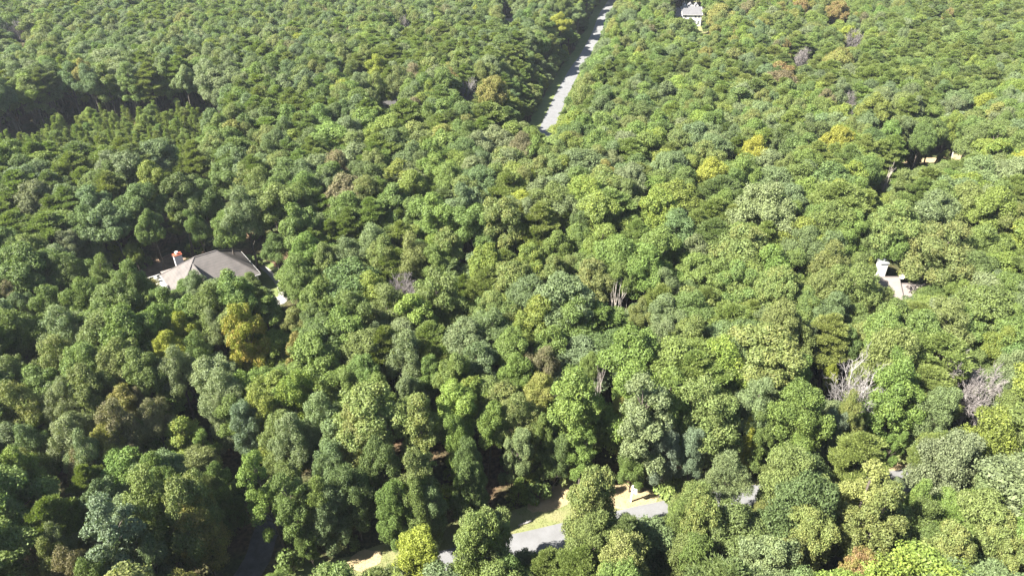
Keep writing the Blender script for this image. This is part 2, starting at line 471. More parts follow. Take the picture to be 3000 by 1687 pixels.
def broadleaf(seed, R=4.2, h=18.0, base=0.40, lobes=12, lobe_r=0.42, leaf=0.2, dens=1.0, gap=0.0, top=0.9):
    """crown mesh and trunk mesh of one broadleaved tree: limbs, lobes on the limbs, puffs on the lobes, leaves on the puffs"""
    rng = np.random.default_rng(seed)
    z0, z1 = base * h, h
    zc, az = (z0 + z1) / 2 - 0.05 * h, (z1 - z0) / 2
    lean = rng.normal(0, 0.35, 2)
    bumps = [(unit(rng.normal(size=3)), rng.uniform(-0.28, 0.30)) for _ in range(6)]
    # lobes spread by best candidate over the crown envelope
    L = []
    for i in range(lobes):
        best, bd = None, -1
        for _ in range(24):
            d = unit(rng.normal(size=3)); 
            if d[2] < -0.55: d[2] = -d[2]
            rr = rng.uniform(0.5, 0.9)
            rr *= 1 + sum(a * max(0.0, float(d @ b)) ** 3 for b, a in bumps)
            prof = 1.0 if d[2] < 0 else top + (1 - top) * (1 - d[2])
            p = np.array([d[0] * R * rr * prof + lean[0] * d[2], d[1] * R * rr * prof + lean[1] * d[2], zc + d[2] * az * rr * 1.05])
            q = min([np.linalg.norm((p - o[0]) * (1, 1, 0.8)) for o in L], default=9)
            if q > bd: best, bd = p, q
        L.append((best, R * lobe_r * rng.uniform(0.65, 1.25)))
    L.append((np.array([lean[0], lean[1], z1 - R * lobe_r * 0.95]), R * lobe_r * rng.uniform(0.8, 1.05)))
    L.append((np.array([0, 0, zc]), R * lobe_r * 1.3))
    LC, LR = np.array([l[0] for l in L]), np.array([l[1] for l in L])
    # puffs
    PC, PR, PV = [], [], []
    for c, r in L:
        k = int(17 + 5 * r)
        d = unit(rng.normal(size=(k, 3)))
        d[:, 2] = np.where(d[:, 2] < -0.5, -d[:, 2], d[:, 2])
        for q in d:
            p = c + q * r * rng.uniform(0.72, 1.02) * np.array([1, 1, 0.85])
            dd = np.linalg.norm(LC - p, axis=1) / LR
            if (dd < 0.66).sum() > 0: continue
            if rng.random() < gap: continue
            PC.append(p); PR.append(rng.uniform(0.36, 0.88) * R / 4.2); PV.append(rng.random())
    PC, PR, PV = np.array(PC), np.array(PR), np.array(PV)
    Ps, Ns, S, CV = [], [], [], []
    for c, r, v in zip(PC, PR, PV):
        k = int(115 * dens * (r / 0.64) ** 2)
        d = unit(rng.normal(size=(k, 3)))
        p = c + d * r * rng.uniform(0.6, 1.26, (k, 1)) * np.array([1, 1, 0.8])
        dd = np.linalg.norm(p[:, None, :] - PC[None], axis=2) / PR[None]
        keep = ((dd < 0.52).sum(1) == 0)
        p, d = p[keep], d[keep]
        n = unit(d * 0.9 + np.array([0, 0, 0.35]) + rng.normal(0, 0.5, p.shape))
        Ps.append(p); Ns.append(n); S.append(rng.uniform(0.75, 1.3, len(p)) * leaf)
        CV.append(np.clip(v + rng.normal(0, 0.12, len(p)), 0, 1))
    # leaves inside the lobes, and stray sprays outside
    for c, r in L:
        k = int(60 * r * r * dens)
        d = unit(rng.normal(size=(k, 3)))
        p = c + d * r * rng.uniform(0.55, 0.8, (k, 1))
        Ps.append(p); Ns.append(unit(d + rng.normal(0, 0.5, p.shape))); S.append(rng.uniform(1.2, 1.9, k) * leaf); CV.append(rng.uniform(0, 0.5, k))
        k = int(26 * dens)
        d = unit(rng.normal(size=(k, 3)))
        p = c + d * r * rng.uniform(1.05, 1.35, (k, 1))
        Ps.append(p); Ns.append(unit(d * .5 + rng.normal(0, 0.7, p.shape))); S.append(rng.uniform(0.7, 1.2, k) * leaf); CV.append(rng.uniform(0, 1, k))
    P, Nn, S, CV = np.concatenate(Ps), np.concatenate(Ns), np.concatenate(S), np.concatenate(CV)
    crown = quads_mesh('crown', leaf_quads(P, Nn, S, rng), 4, CV, rng.random(len(P)), M['leaf'])
    # trunk and limbs
    mb = MB()
    r0 = 0.016 * h
    ax = [(0, 0, -0.6), (rng.normal(0, .05), rng.normal(0, .05), z0 * 0.5), (lean[0] * 0.2, lean[1] * 0.2, z0), (lean[0] * 0.5, lean[1] * 0.5, zc), (lean[0], lean[1], z1 - R * 0.35)]
    mb.tube(ax, [r0 * 1.35, r0, r0 * 0.85, r0 * 0.5, r0 * 0.12], 7)
    for c, r in L[:-2]:
        zz = min(max(c[2] - np.hypot(c[0], c[1]) * 0.9, z0 * 0.75), zc + az * 0.4)
        t = (zz - 0) / (z1)
        a = np.array([lean[0] * 0.4, lean[1] * 0.4, zz])
        mid = a * 0.5 + c * 0.5 + np.array([0, 0, 0.35])
        mb.tube([a, mid, c], [r0 * 0.42, r0 * 0.28, r0 * 0.1], 4)
        for q in range(2):
            e = c + unit(rng.normal(size=3)) * r * 0.9
            mb.tube([mid * 0.4 + c * 0.6, e], [r0 * 0.14, 0.02], 3)
    return crown, mb.mesh('trunk', M['bark'], True)

def needle_tris(P, D, ln, wd, rng):
    s = unit(np.cross(D, rng.normal(size=P.shape)))
    a = P - s * wd[:, None]
    b = P + s * wd[:, None]
    c = P + D * ln[:, None]
    return np.stack([a, b, c], 1)

def pine(seed, h=17.0, R=3.6, base=0.42, flat=0.75, n_br=34, tuft=60, droop=0.0, cone=False, nl=0.34):
    """pine: whorls of level limbs carrying flat pads of needle tufts"""
    rng = np.random.default_rng(seed)
    mb = MB()
    r0 = 0.0135 * h
    bend = rng.normal(0, 0.3, 2)
    z0 = base * h
    axis = lambda z: np.array([bend[0] * (z / h) ** 2, bend[1] * (z / h) ** 2, z])
    mb.tube([axis(z) - (0, 0, 0.6 if z == 0 else 0) for z in (0, h * .25, h * .5, h * .75, h * .97)], [r0 * 1.2, r0, r0 * .8, r0 * .5, r0 * .1], 6)
    pads = []
    for i in range(n_br):
        t = (i + rng.random()) / n_br
        z = z0 + (h - z0) * t
        if cone:
            ln = R * (1 - t) ** 0.85 * rng.uniform(0.8, 1.1) + 0.15
        else:
            ln = R * (0.55 + 0.45 * math.sin(math.pi * min(1, t * 0.9 + 0.15))) * (1 - max(0, t - flat) / (1 - flat) * 0.72) * rng.uniform(0.6, 1.15)
        a = i * 2.4 + rng.normal(0, 0.4)
        rise = rng.uniform(0.05, 0.28) - droop
        d = np.array([math.cos(a), math.sin(a), rise])
        o = axis(z)
        e = o + d * ln
        mb.tube([o, o * 0.5 + e * 0.5 + np.array([0, 0, -0.05 * ln]), e], [r0 * 0.26, r0 * 0.16, 0.02], 3)
        side = np.array([-math.sin(a), math.cos(a), 0])
        k = max(2, int(ln * 1.75))
        for j in range(k):
            f = 0.28 + 0.72 * (j + 0.5) / k
            sp = 0.55 * ln * (1 - f * 0.55) * (1 if not cone else 0.6)
            for q in range(2 if not cone else 1):
                c = o + d * ln * f + side * rng.uniform(-sp, sp) + np.array([0, 0, rng.normal(0.08, 0.12)])
                pads.append((c, rng.uniform(0.45, 0.8) * R / 3.6 * (1.1 if not cone else 1.0), unit(d + side * rng.normal(0, .4)), rng.random()))
        pads.append((e, 0.5 * R / 3.6, unit(d), rng.random()))
    for _ in range(5):
        pads.append((axis(h) + rng.normal(0, 0.25, 3), 0.45 * R / 3.6, np.array([0, 0, 1.0]), rng.random()))
    Ps, Ds, CV = [], [], []
    for c, r, d, v in pads:
        k = int(tuft * (r / 0.6) ** 1.5)
        p = c + unit(rng.normal(size=(k, 3))) * (rng.random((k, 1)) ** 0.4) * r * np.array([1.15, 1.15, 0.42])
        D = unit((p - c) / r * 0.7 + d * 0.5 + np.array([0, 0, 0.55]) + rng.normal(0, 0.45, p.shape))
        Ps.append(p); Ds.append(D); CV.append(np.clip(v + rng.normal(0, 0.1, k), 0, 1))
    P, D, CV = np.concatenate(Ps), np.concatenate(Ds), np.concatenate(CV)
    P2, D2 = np.concatenate([P, P]), np.concatenate([D, unit(D + rng.normal(0, 0.45, D.shape))])
    ln = rng.uniform(0.7, 1.2, len(P2)) * nl
    V = needle_tris(P2, D2, ln, rng.uniform(0.055, 0.10, len(P2)) * nl / 0.34, rng)
    crown = quads_mesh('crown', V, 3, np.concatenate([CV, CV]), rng.random(len(P2)), M['needle'])
    return crown, mb.mesh('trunk', M['pine_bark'], True)

def bare(seed, h=15.0, spread=0.75, levels=4, kids=(7, 5, 4, 3), limb0=0.35, thick=0.018, twig=0.018, upright=0.5):
    """a leafless tree: trunk and boughs in one mesh, the fine twigs in another"""
    rng = np.random.default_rng(seed)
    boughs, twigs = MB(), MB()
    def grow(p, d, ln, r, lev):
        q = p + d * ln * 0.5 + rng.normal(0, 0.05 * ln, 3)
        e = q + unit(d + rng.normal(0, 0.14, 3) + np.array([0, 0, 0.06])) * ln * 0.5
        (boughs if lev < 2 else twigs).tube([p, q, e], [r, r * 0.75, max(twig * 0.6, r * (0.5 if lev < levels else 0.3))], 6 if lev == 0 else (4 if lev < 2 else 3), cap=lev == 0)
        if lev >= levels: return
        k = kids[min(lev, len(kids) - 1)]
        for i in range(k):
            t = limb0 + (1 - limb0) * (i + rng.random() * 0.7) / k if lev == 0 else rng.uniform(0.3, 1.0)
            o = (p * (1 - 2 * t) + q * 2 * t) if t < 0.5 else (q * (2 - 2 * t) + e * (2 * t - 1))
            a = rng.uniform(0, 2 * math.pi) if lev else i * 2.4 + rng.normal(0, .3)
            s1 = unit(np.cross(d, np.array([0.3, 0.2, 0.9])) + 1e-6); s2 = np.cross(d, s1)
            nd = unit(d * (1.0 - spread * 0.35) + (s1 * math.cos(a) + s2 * math.sin(a)) * spread * rng.uniform(0.7, 1.25) + np.array([0, 0, upright * 0.5]))
            grow(o, nd, ln * rng.uniform(0.42, 0.62) * (1.0 if lev else (1.15 - 0.4 * t)), max(twig, r * rng.uniform(0.38, 0.55)), lev + 1)
    grow(np.array([0, 0, -0.4]), np.array([rng.normal(0, .03), rng.normal(0, .03), 1.0]), h * 0.7, thick * h, 0)
    return boughs, twigs

def bush(seed, R=1.6, h=2.4, leaf=0.15):
    rng = np.random.default_rng(seed)
    Ps, Ns, CV = [], [], []
    mb = MB()
    for i in range(16):
        d = unit(rng.normal(size=3)); d[2] = abs(d[2])
        c = np.array([d[0] * R * 0.7, d[1] * R * 0.7, 0.25 * h + d[2] * h * 0.55])
        r = rng.uniform(0.3, 0.55) * R * 0.75
        mb.tube([(0, 0, -0.2), c * 0.5, c], [0.05, 0.035, 0.015], 3)
        k = 75
        q = unit(rng.normal(size=(k, 3)))
        Ps.append(c + q * r * rng.uniform(0.6, 1.15, (k, 1)))
        Ns.append(unit(q + np.array([0, 0, .4]) + rng.normal(0, .5, q.shape)))
        CV.append(np.clip(rng.random() + rng.normal(0, .1, k), 0, 1))
    P, Nn, CV = np.concatenate(Ps), np.concatenate(Ns), np.concatenate(CV)
    return quads_mesh('foliage', leaf_quads(P, Nn, rng.uniform(.7, 1.3, len(P)) * leaf, rng), 4, CV, rng.random(len(P)), M['leaf']), mb.mesh('stem', M['bark'], True)

# KIND: list of (crown mesh, trunk mesh, radius, height)
PROTO = {'round': [], 'tall': [], 'full': [], 'open': [], 'conic': [], 'pine': [], 'young': [], 'bush': []}
def reg(kind, ct):
    co = np.empty(len(ct[0].vertices) * 3, dtype=np.float32)
    ct[0].vertices.foreach_get('co', co)
    co = co.reshape(-1, 3)
    PROTO[kind].append((ct[0], ct[1], float(np.percentile(np.hypot(co[:, 0], co[:, 1]), 95)), float(np.percentile(co[:, 2], 99.8))))
for s in range(12):
    reg('round', broadleaf(100 + s, R=4.1 + 0.1 * (s % 5), h=18, base=0.46 + 0.02 * (s % 4), lobes=13 + s % 5, lobe_r=0.31 + 0.03 * (s % 4), leaf=0.125 + 0.012 * (s % 3), dens=1.0))
for s in range(4):
    reg('tall', broadleaf(140 + s, R=3.3, h=19, base=0.25, lobes=15, lobe_r=0.38, leaf=0.125, top=0.75, dens=1.0))
for s in range(4):
    reg('full', broadleaf(150 + s, R=4.1, h=15, base=0.06, lobes=22, lobe_r=0.34, leaf=0.125, top=1.0, dens=0.9))
for s in range(4):
    reg('open', broadleaf(160 + s, R=4.4, h=17, base=0.46, lobes=14, lobe_r=0.33, leaf=0.115, dens=0.95, gap=0.22))
for s in range(3):
    reg('conic', broadleaf(180 + s, R=3.0, h=13, base=0.2, lobes=15, lobe_r=0.36, leaf=0.12, top=0.28, dens=1.0))
for s in range(6):
    reg('pine', pine(200 + s, h=17, R=3.4 + 0.1 * s, base=0.42 + 0.03 * (s % 3)))
for s in range(3):
    reg('young', pine(230 + s, h=7.0, R=1.9, base=0.06, n_br=44, tuft=36, cone=True, nl=0.3))
for s in range(3):
    reg('bush', bush(250 + s))

# ------------------------------------------------------------------ which tree stands where
TINT = {
    'mid': (0.110, 0.150, 0.044), 'dark': (0.079, 0.110, 0.040), 'blue': (0.114, 0.150, 0.078), 'pale': (0.162, 0.188, 0.103),
    'bright': (0.118, 0.172, 0.040), 'lime': (0.166, 0.208, 0.042), 'yellow': (0.235, 0.250, 0.036), 'olive': (0.145, 0.166, 0.055),
    'gold': (0.190, 0.175, 0.050), 'brown': (0.148, 0.125, 0.068), 'orange': (0.200, 0.135, 0.060), 'red': (0.190, 0.060, 0.055),
    'teal': (0.134, 0.175, 0.113), 'straw': (0.205, 0.212, 0.070), 'pine': (0.141, 0.178, 0.046), 'pinelime': (0.176, 0.208, 0.055), 'pinedark': (0.112, 0.145, 0.055),
}
ACCENT = {
    'mid': 'lime', 'dark': 'mid', 'blue': 'mid', 'pale': 'olive', 'bright': 'lime', 'lime': 'yellow', 'yellow': 'lime', 'olive': 'gold', 'gold': 'lime',
    'brown': 'olive', 'orange': 'gold', 'red': 'brown', 'teal': 'blue', 'straw': 'lime', 'pine': 'pinelime', 'pinelime': 'pine', 'pinedark': 'pine',
}
# crowns read off the photograph, tile by tile (tile origin, then x y width in that tile enlarged 2.575 times, form, colour)
TILES = {
(0, 562): """
90 150 230 pine pine;300 70 260 round pale;430 170 250 pine pine;700 130 300 round blue;870 250 330 round blue;660 250 250 round dark;1080 90 300 round dark;1330 60 300 round dark;
1540 60 260 round dark;1140 270 210 round mid;1320 270 120 conic lime;1500 240 170 open mid;1700 270 220 round mid;1850 150 330 open pale;2130 110 330 round mid;2400 100 240 pine pine;2490 330 200 pine pine;
100 430 220 round mid;270 460 250 round mid;480 420 270 round pale;730 460 280 open pale;655 350 90 bush brown;900 480 120 conic yellow;1030 470 180 round lime;
190 610 360 round mid;500 630 250 round mid;760 640 220 open mid;980 690 250 open mid;90 820 200 round brown;250 880 200 round blue;430 860 250 round mid;650 790 300 open mid;880 850 320 round mid;
1720 640 400 open mid;1440 720 260 open pale;1600 860 330 open mid;1900 760 200 round mid;1180 900 280 round mid;2070 420 270 open mid;2250 260 300 round mid;2330 480 260 round bright;2290 640 300 open mid;2490 520 200 round olive;
2400 800 260 round mid;2470 680 220 round olive;1150 1060 280 round bright;1260 1000 260 round bright;1400 1030 190 round yellow;1620 1040 200 open pale;1960 920 340 round mid;2220 970 350 round olive;2460 950 120 bush orange;
1380 1190 250 round yellow;1850 1220 330 full yellow;1540 1200 250 open mid;2310 1220 220 round gold;2060 1340 260 conic lime;150 1080 300 round mid;450 1080 330 open pale;780 1080 360 round mid;
880 1260 320 round olive;400 1260 330 open olive;90 1250 200 pine pinedark;620 1340 330 round mid;130 1400 280 round olive;860 1390 300 round olive;1130 1370 300 round mid;1340 1330 280 open pale;1600 1380 300 round pale;2420 1290 330 round bright;2300 1390 250 round mid;1820 1020 240 round olive
""",
(1000, 562): """
270 60 240 pine pine;220 200 250 pine pine;60 290 240 pine pine;640 70 210 pine pine;900 90 300 round blue;740 200 310 round bright;560 180 260 round mid;540 330 250 pine pinelime;420 240 200 pine pine;
240 380 280 open pale;80 470 260 open pale;560 480 280 open olive;700 560 260 round bright;820 430 250 round olive;960 250 300 round mid;1220 200 330 round olive;1040 380 200 round dark;1270 400 130 round bright;
1480 290 330 pine pinelime;1440 400 220 pine pine;1650 260 200 pine pine;1550 130 300 open olive;1850 60 300 round lime;2000 210 360 round lime;2250 200 150 pine pinelime;2430 180 300 round lime;2190 350 240 pine pine;2420 420 330 round bright;1620 420 260 round bright;1790 370 240 round mid;
330 590 260 pine pine;470 660 200 pine pine;1060 580 280 round lime;1240 570 190 pine pinelime;1430 530 270 round lime;1330 680 320 round olive;1560 650 240 round olive;1060 730 280 pine pine;930 760 180 pine pine;
720 800 360 round mid;2010 520 360 round bright;2330 560 340 round bright;2490 730 250 open blue;1880 690 300 round olive;2140 680 240 round mid;1680 740 150 open brown;1700 860 370 round blue;1410 860 300 round blue;
300 880 320 round olive;550 960 320 round lime;930 910 220 pine pinelime;760 960 200 pine pinelime;1180 920 320 open olive;2380 830 260 pine pinelime;100 1060 380 round bright;180 1240 330 round olive;680 1130 280 pine pinelime;900 1080 320 round blue;1120 1070 320 round blue;1510 970 330 round lime;1760 1010 340 round mid;1560 1160 290 round mid;1330 1110 240 round lime;
460 1280 340 open pale;1230 1240 290 round bright;1530 1320 280 open brown;1010 1300 300 round blue;780 1290 220 pine pine;2150 1270 470 round bright;2430 1130 300 open pale;1900 1390 200 round bright;840 1400 280 round mid;1350 1400 260 round bright;110 1380 300 round mid;2450 960 280 round pale;2250 980 230 open olive;640 1390 240 round mid
""",
(2000, 562): """
100 60 240 pine pine;560 130 380 round pale;200 200 280 pine pine;380 250 260 pine pine;680 240 270 pine pine;1180 80 400 pine pine;900 50 240 round lime;960 190 240 round mid;1170 240 340 round mid;1340 330 280 round bright;1590 250 340 round olive;1850 190 340 round pale;2300 150 330 round lime;2460 90 240 pine pine;2100 100 300 round olive;
350 430 370 round olive;620 400 280 pine pine;880 450 330 open blue;80 450 240 round pale;60 610 280 round bright;210 660 280 round mid;620 580 320 round bright;1100 530 320 open olive;880 620 260 round mid;1960 430 430 open olive;1760 560 220 round lime;1650 670 190 round yellow;2250 410 320 round mid;2460 450 250 pine pine;1560 400 250 round bright;1400 400 250 round dark;1950 600 330 round dark;2150 620 280 round dark;
450 740 320 round mid;250 820 240 pine pine;720 790 320 round olive;1000 740 290 round olive;1200 720 350 open olive;1400 640 130 round lime;1460 880 320 open olive;1790 850 300 round olive;2030 800 190 round bright;2250 880 380 round mid;2470 800 280 round mid;
100 920 300 round mid;400 960 320 pine pine;700 1010 340 round olive;950 900 250 round mid;1140 930 290 round blue;1130 1140 320 pine pinelime;1490 1030 350 round mid;1900 980 370 open olive;1510 1220 390 round olive;1880 1150 330 round mid;2400 1040 300 round bright;2270 1120 160 round yellow;2380 1220 280 open lime;
600 1220 520 round olive;400 1370 360 round lime;850 1120 330 open olive;100 1130 280 round mid;1920 1280 360 pine pinelime;1640 1400 330 round bright;830 1380 300 round bright;2510 1330 260 open pale;1260 1200 200 round dark;2100 1080 300 round mid;1100 1390 120 round yellow
""",
(0, 1124): """
150 150 380 open olive;430 170 290 open pale;700 90 330 round olive;830 190 250 round gold;1290 90 310 conic bright;1050 150 140 round brown;1180 250 240 open brown;1680 60 330 open pale;1640 200 190 round pale;400 300 220 pine pine;620 290 270 open pale;880 330 310 open brown;860 470 220 round gold;
430 450 310 open pale;230 470 270 open blue;50 510 150 pine pine;640 560 270 open pale;130 700 320 round lime;300 660 240 round olive;580 680 190 open brown;350 860 200 pine pinelime;650 780 240 pine pine;1080 520 300 conic mid;1340 500 310 conic lime;1550 560 230 conic bright;
790 880 290 round blue;1130 840 420 round olive;1400 880 430 round olive;1650 760 210 round mid;400 1040 360 pine pine;600 1080 220 pine pine;100 1000 280 open pale;860 1150 380 tall teal;420 1190 250 open pale;1640 1180 440 round gold;1620 1000 130 round gold;1130 1350 260 round blue;700 1340 290 round olive;330 1340 300 open olive;120 1260 240 open pale;560 1420 260 round brown;1070 1430 150 pine pinelime;1480 1360 270 round gold;
1830 280 230 round teal;1990 190 290 round lime;2210 100 340 round lime;1890 530 280 round olive;2200 440 340 open pale;2460 240 300 open pale;2490 600 300 round blue;1900 740 170 round olive;2050 850 290 tall bright;2250 960 320 tall mid;2460 1000 300 round blue;2330 1200 230 round bright;880 1370 200 round mid;1250 720 300 round mid;2400 780 240 round mid
""",
(1000, 1124): """
80 80 250 round bright;250 230 440 round olive;130 420 380 round olive;270 620 300 round dark;460 80 200 round blue;620 70 190 round blue;880 200 360 round lime;1100 270 280 round bright;900 360 240 round bright;1330 240 300 open olive;1270 520 240 round pale;1480 70 250 round gold;
640 400 310 tall olive;620 680 290 tall olive;650 900 290 round mid;660 1050 330 round blue;1770 230 400 tall bright;1800 580 300 tall bright;1500 480 230 round mid;1400 700 230 young pinelime;1220 870 260 pine pine;1330 800 180 young pine;2160 60 420 round bright;2150 250 190 round gold;2320 300 380 tall pale;2480 520 240 round teal;2200 580 280 round mid;2250 710 110 bush yellow;2440 800 300 bush pinelime;2520 720 200 bush lime;
1920 980 440 round olive;1850 1260 380 round olive;2280 1130 370 round olive;640 1290 430 full yellow;1020 1240 420 round mid;1340 1310 210 conic mid;1560 1380 330 pine pinelime;1720 1370 300 pine pinelime;2200 1400 400 round straw;60 1190 240 round bright;80 760 280 round dark;420 900 260 round mid;2500 1010 250 round mid;2530 1300 240 round olive;900 700 260 round dark;1000 900 250 round dark;1050 560 220 round dark;1600 560 240 round dark
""",
(2000, 1124): """
240 200 460 round olive;480 190 340 open pale;850 150 430 round bright;1110 310 190 open teal;1280 290 240 open olive;1620 170 420 round bright;1960 200 290 round blue;2300 360 430 round lime;2480 210 240 open olive;1350 540 380 pine pinelime;1850 440 330 pine pine;1600 380 240 round bright;880 380 260 round bright;1100 430 200 round teal;540 620 170 round yellow;330 660 310 open pale;60 730 240 pine pinelime;120 870 340 round olive;300 530 230 open teal;100 560 220 round teal;620 480 240 round mid;
900 680 460 round olive;720 620 250 round olive;850 930 460 round dark;960 1170 380 round olive;1340 900 380 tall straw;1390 1100 360 tall olive;1780 830 270 round bright;2000 590 380 round pale;2300 760 330 open pale;560 1020 290 round olive;500 1260 430 round pale;160 1050 330 round olive;100 1330 280 round bright;1780 1000 330 round mid;1760 1190 250 round mid;2040 1290 380 round olive;2240 1000 420 round olive;2420 1240 380 round olive;1290 1400 300 round orange;1540 1340 250 open olive;900 1360 330 round olive;1560 800 220 open pale;2480 560 300 round olive;1180 820 160 open pale;2200 600 200 round pale
""",
}
# what the photograph shows through the trees: (pixel, radius, height above ground); no crown may stand between it and the camera
SHOWN = [(500, 815, 22, 3.5), (520, 785, 20, 5), (553, 755, 14, 7.5), (600, 742, 14, 7.5), (638, 727, 12, 7.6), (690, 745, 12, 5), (735, 785, 14, 4), (600, 770, 18, 6), (650, 760, 18, 6), (509, 745, 18, 10), (467, 829, 18, 1), (440, 785, 25, 0), (795, 815, 26, 0), (765, 775, 20, 0), (820, 880, 26, 0),
         (2605, 828, 22, 6), (2645, 845, 20, 5.5), (2690, 838, 18, 5.5), (2648, 868, 8, 4.5), (2596, 788, 18, 9), (2640, 805, 8, 7),
         (2010, 40, 20, 6), (1990, 42, 12, 4), (2045, 40, 24, 6), (2050, 62, 18, 3), (2055, 88, 16, 0), (2045, 6, 18, 0), (1493, 55, 13, 5), (1143, 300, 20, 5), (2800, 465, 22, 0), (2640, 478, 12, 0), (2720, 474, 12, 0), (2790, 445, 12, 3),
         (1525, 1578, 12, 0), (1560, 1575, 24, 0), (1612, 1565, 24, 0), (1580, 1598, 14, 0), (1530, 1535, 24, 0), (1600, 1515, 24, 0), (1630, 1490, 20, 0), (1668, 1447, 14, 0), (1610, 1480, 18, 0), (1850, 1432, 20, 1.5), (1852, 1462, 16, 0), (1878, 1462, 12, 0), (1865, 1500, 9, 0), (2188, 1458, 13, 0),
         (1100, 1662, 14, 0), (1050, 1640, 18, 0), (1150, 1672, 8, 0), (2640, 1372, 26, 0), (760, 1575, 18, 0), (765, 1610, 20, 0), (755, 1645, 20, 0), (870, 1672, 16, 0)]
for i in range(len(far_px) - 1):
    for k in range(5):
        f = k / 5
        SHOWN.append((far_px[i][0] * (1 - f) + far_px[i + 1][0] * f, far_px[i][1] * (1 - f) + far_px[i + 1][1] * f, 11 + 8 * (i / 5), 0))
SHOWN = [(sx, sy, sr, at(sx, sy, sz).y) for sx, sy, sr, sz in SHOWN]
SHOWN_A = np.array(SHOWN)
def hides(x, y, r, h, form, slack=0.85, shown=None):
    z = gz(x, y)
    tx, ty, td = pix((x, y, z + h - 0.8 * r if form not in ('conic', 'young') else z + h - 0.25 * r))
    bx, by, bd = pix((x, y, z + h * (0.5 if form in ('round', 'open', 'pine') else 0.3) + (0.5 * r if form in ('round', 'open', 'pine') else 0)))
    if td < 5: return False
    rp = r * F / td * slack
    S = SHOWN_A if shown is None else shown
    S = S[S[:, 3] > y - 0.5]
    if not len(S): return False
    f = np.clip(((S[:, 0] - tx) * (bx - tx) + (S[:, 1] - ty) * (by - ty)) / max(1e-6, (bx - tx) ** 2 + (by - ty) ** 2), 0, 1)
    return bool(((tx + f * (bx - tx) - S[:, 0]) ** 2 + (ty + f * (by - ty) - S[:, 1]) ** 2 < (rp + S[:, 2] * 0.8) ** 2).any())

# what lies in full sun in the photograph: (pixel, height above ground)
SUNNY = [(1493, 55, 5), (1143, 298, 5), (467, 829, 1), (455, 818, 1), (500, 820, 4), (530, 790, 5.5), (575, 770, 6.5), (630, 750, 6.5), (820, 880, 0), (835, 872, 0), (800, 888, 0), (2605, 828, 6), (2645, 845, 5.5), (2690, 838, 5.5), (2596, 780, 10), (2594, 800, 8), (2045, 40, 6), (2045, 60, 3), (2015, 40, 6), (2055, 88, 0), (2045, 6, 0),
         (1500, 1590, 0), (1560, 1580, 0), (1610, 1570, 0), (1640, 1560, 0), (1560, 1605, 0), (1600, 1515, 0), (1570, 1530, 0), (1640, 1490, 0), (1680, 1445, 0), (1850, 1450, 1.5), (1870, 1462, 0), (1865, 1500, 0), (2185, 1462, 0), (2205, 1445, 0), (1090, 1672, 0), (1130, 1678, 0), (1050, 1642, 0), (2640, 1372, 0), (2800, 463, 0), (2640, 478, 0), (2720, 474, 0),
         (1630, 378, 0)]
SUNNY = [at(*q) for q in SUNNY]
for i, q in enumerate(far_path):
    d = (far_path[min(i + 1, len(far_path) - 1)] - far_path[max(i - 1, 0)]).normalized()
    side = Vector((-d.y, d.x))
    if side.x < 0: side = -side
    for off in ((-0.6, 0.8, 2.2, 4.0) if q.y < 262 else (1.2, 2.6) if (i // 4) % 2 else ()):
        w_ = q + side * off
        if 195 < q.y < 400: SUNNY.append(Vector((w_.x, w_.y, gz(w_.x, w_.y))))
S2 = Vector((-SUN_TO.x, -SUN_TO.y))
def shades(x, y, r, h, form, slack=1.08):
    z0, z1 = gz(x, y) + h * (0.48 if form in ('round', 'open', 'pine') else 0.15), gz(x, y) + h - 0.3 * r
    for q in SUNNY:
        if abs(x - q.x) > 40 or abs(y - q.y) > 30: continue
        a, b = max(0, z0 - q.z) / math.tan(SUN_EL), max(0, z1 - q.z) / math.tan(SUN_EL)
        if z1 < q.z: continue
        d = Vector((x - q.x, y - q.y))
        f = max(a, min(b, d.dot(S2)))
        if (d - S2 * f).length < r * slack: return True
    return False
# the plantation of young conifers, open to the camera
DARK_SHOWN = np.array([(sx, sy, 14, at(sx, sy, 2).y) for sx, sy in ((40, 425), (90, 410), (150, 390), (210, 368), (270, 350))])
DROPPED = []
trees = []      # dicts: x, y, r, h, form, colour, hand
def blocked(x, y, extra=0.0):
    for path, c in NOGO:
        for p in path:
            if abs(p.x - x) < c + extra and abs(p.y - y) < c + extra and (p.x - x) ** 2 + (p.y - y) ** 2 < (c + extra) ** 2:
                return True
    return False

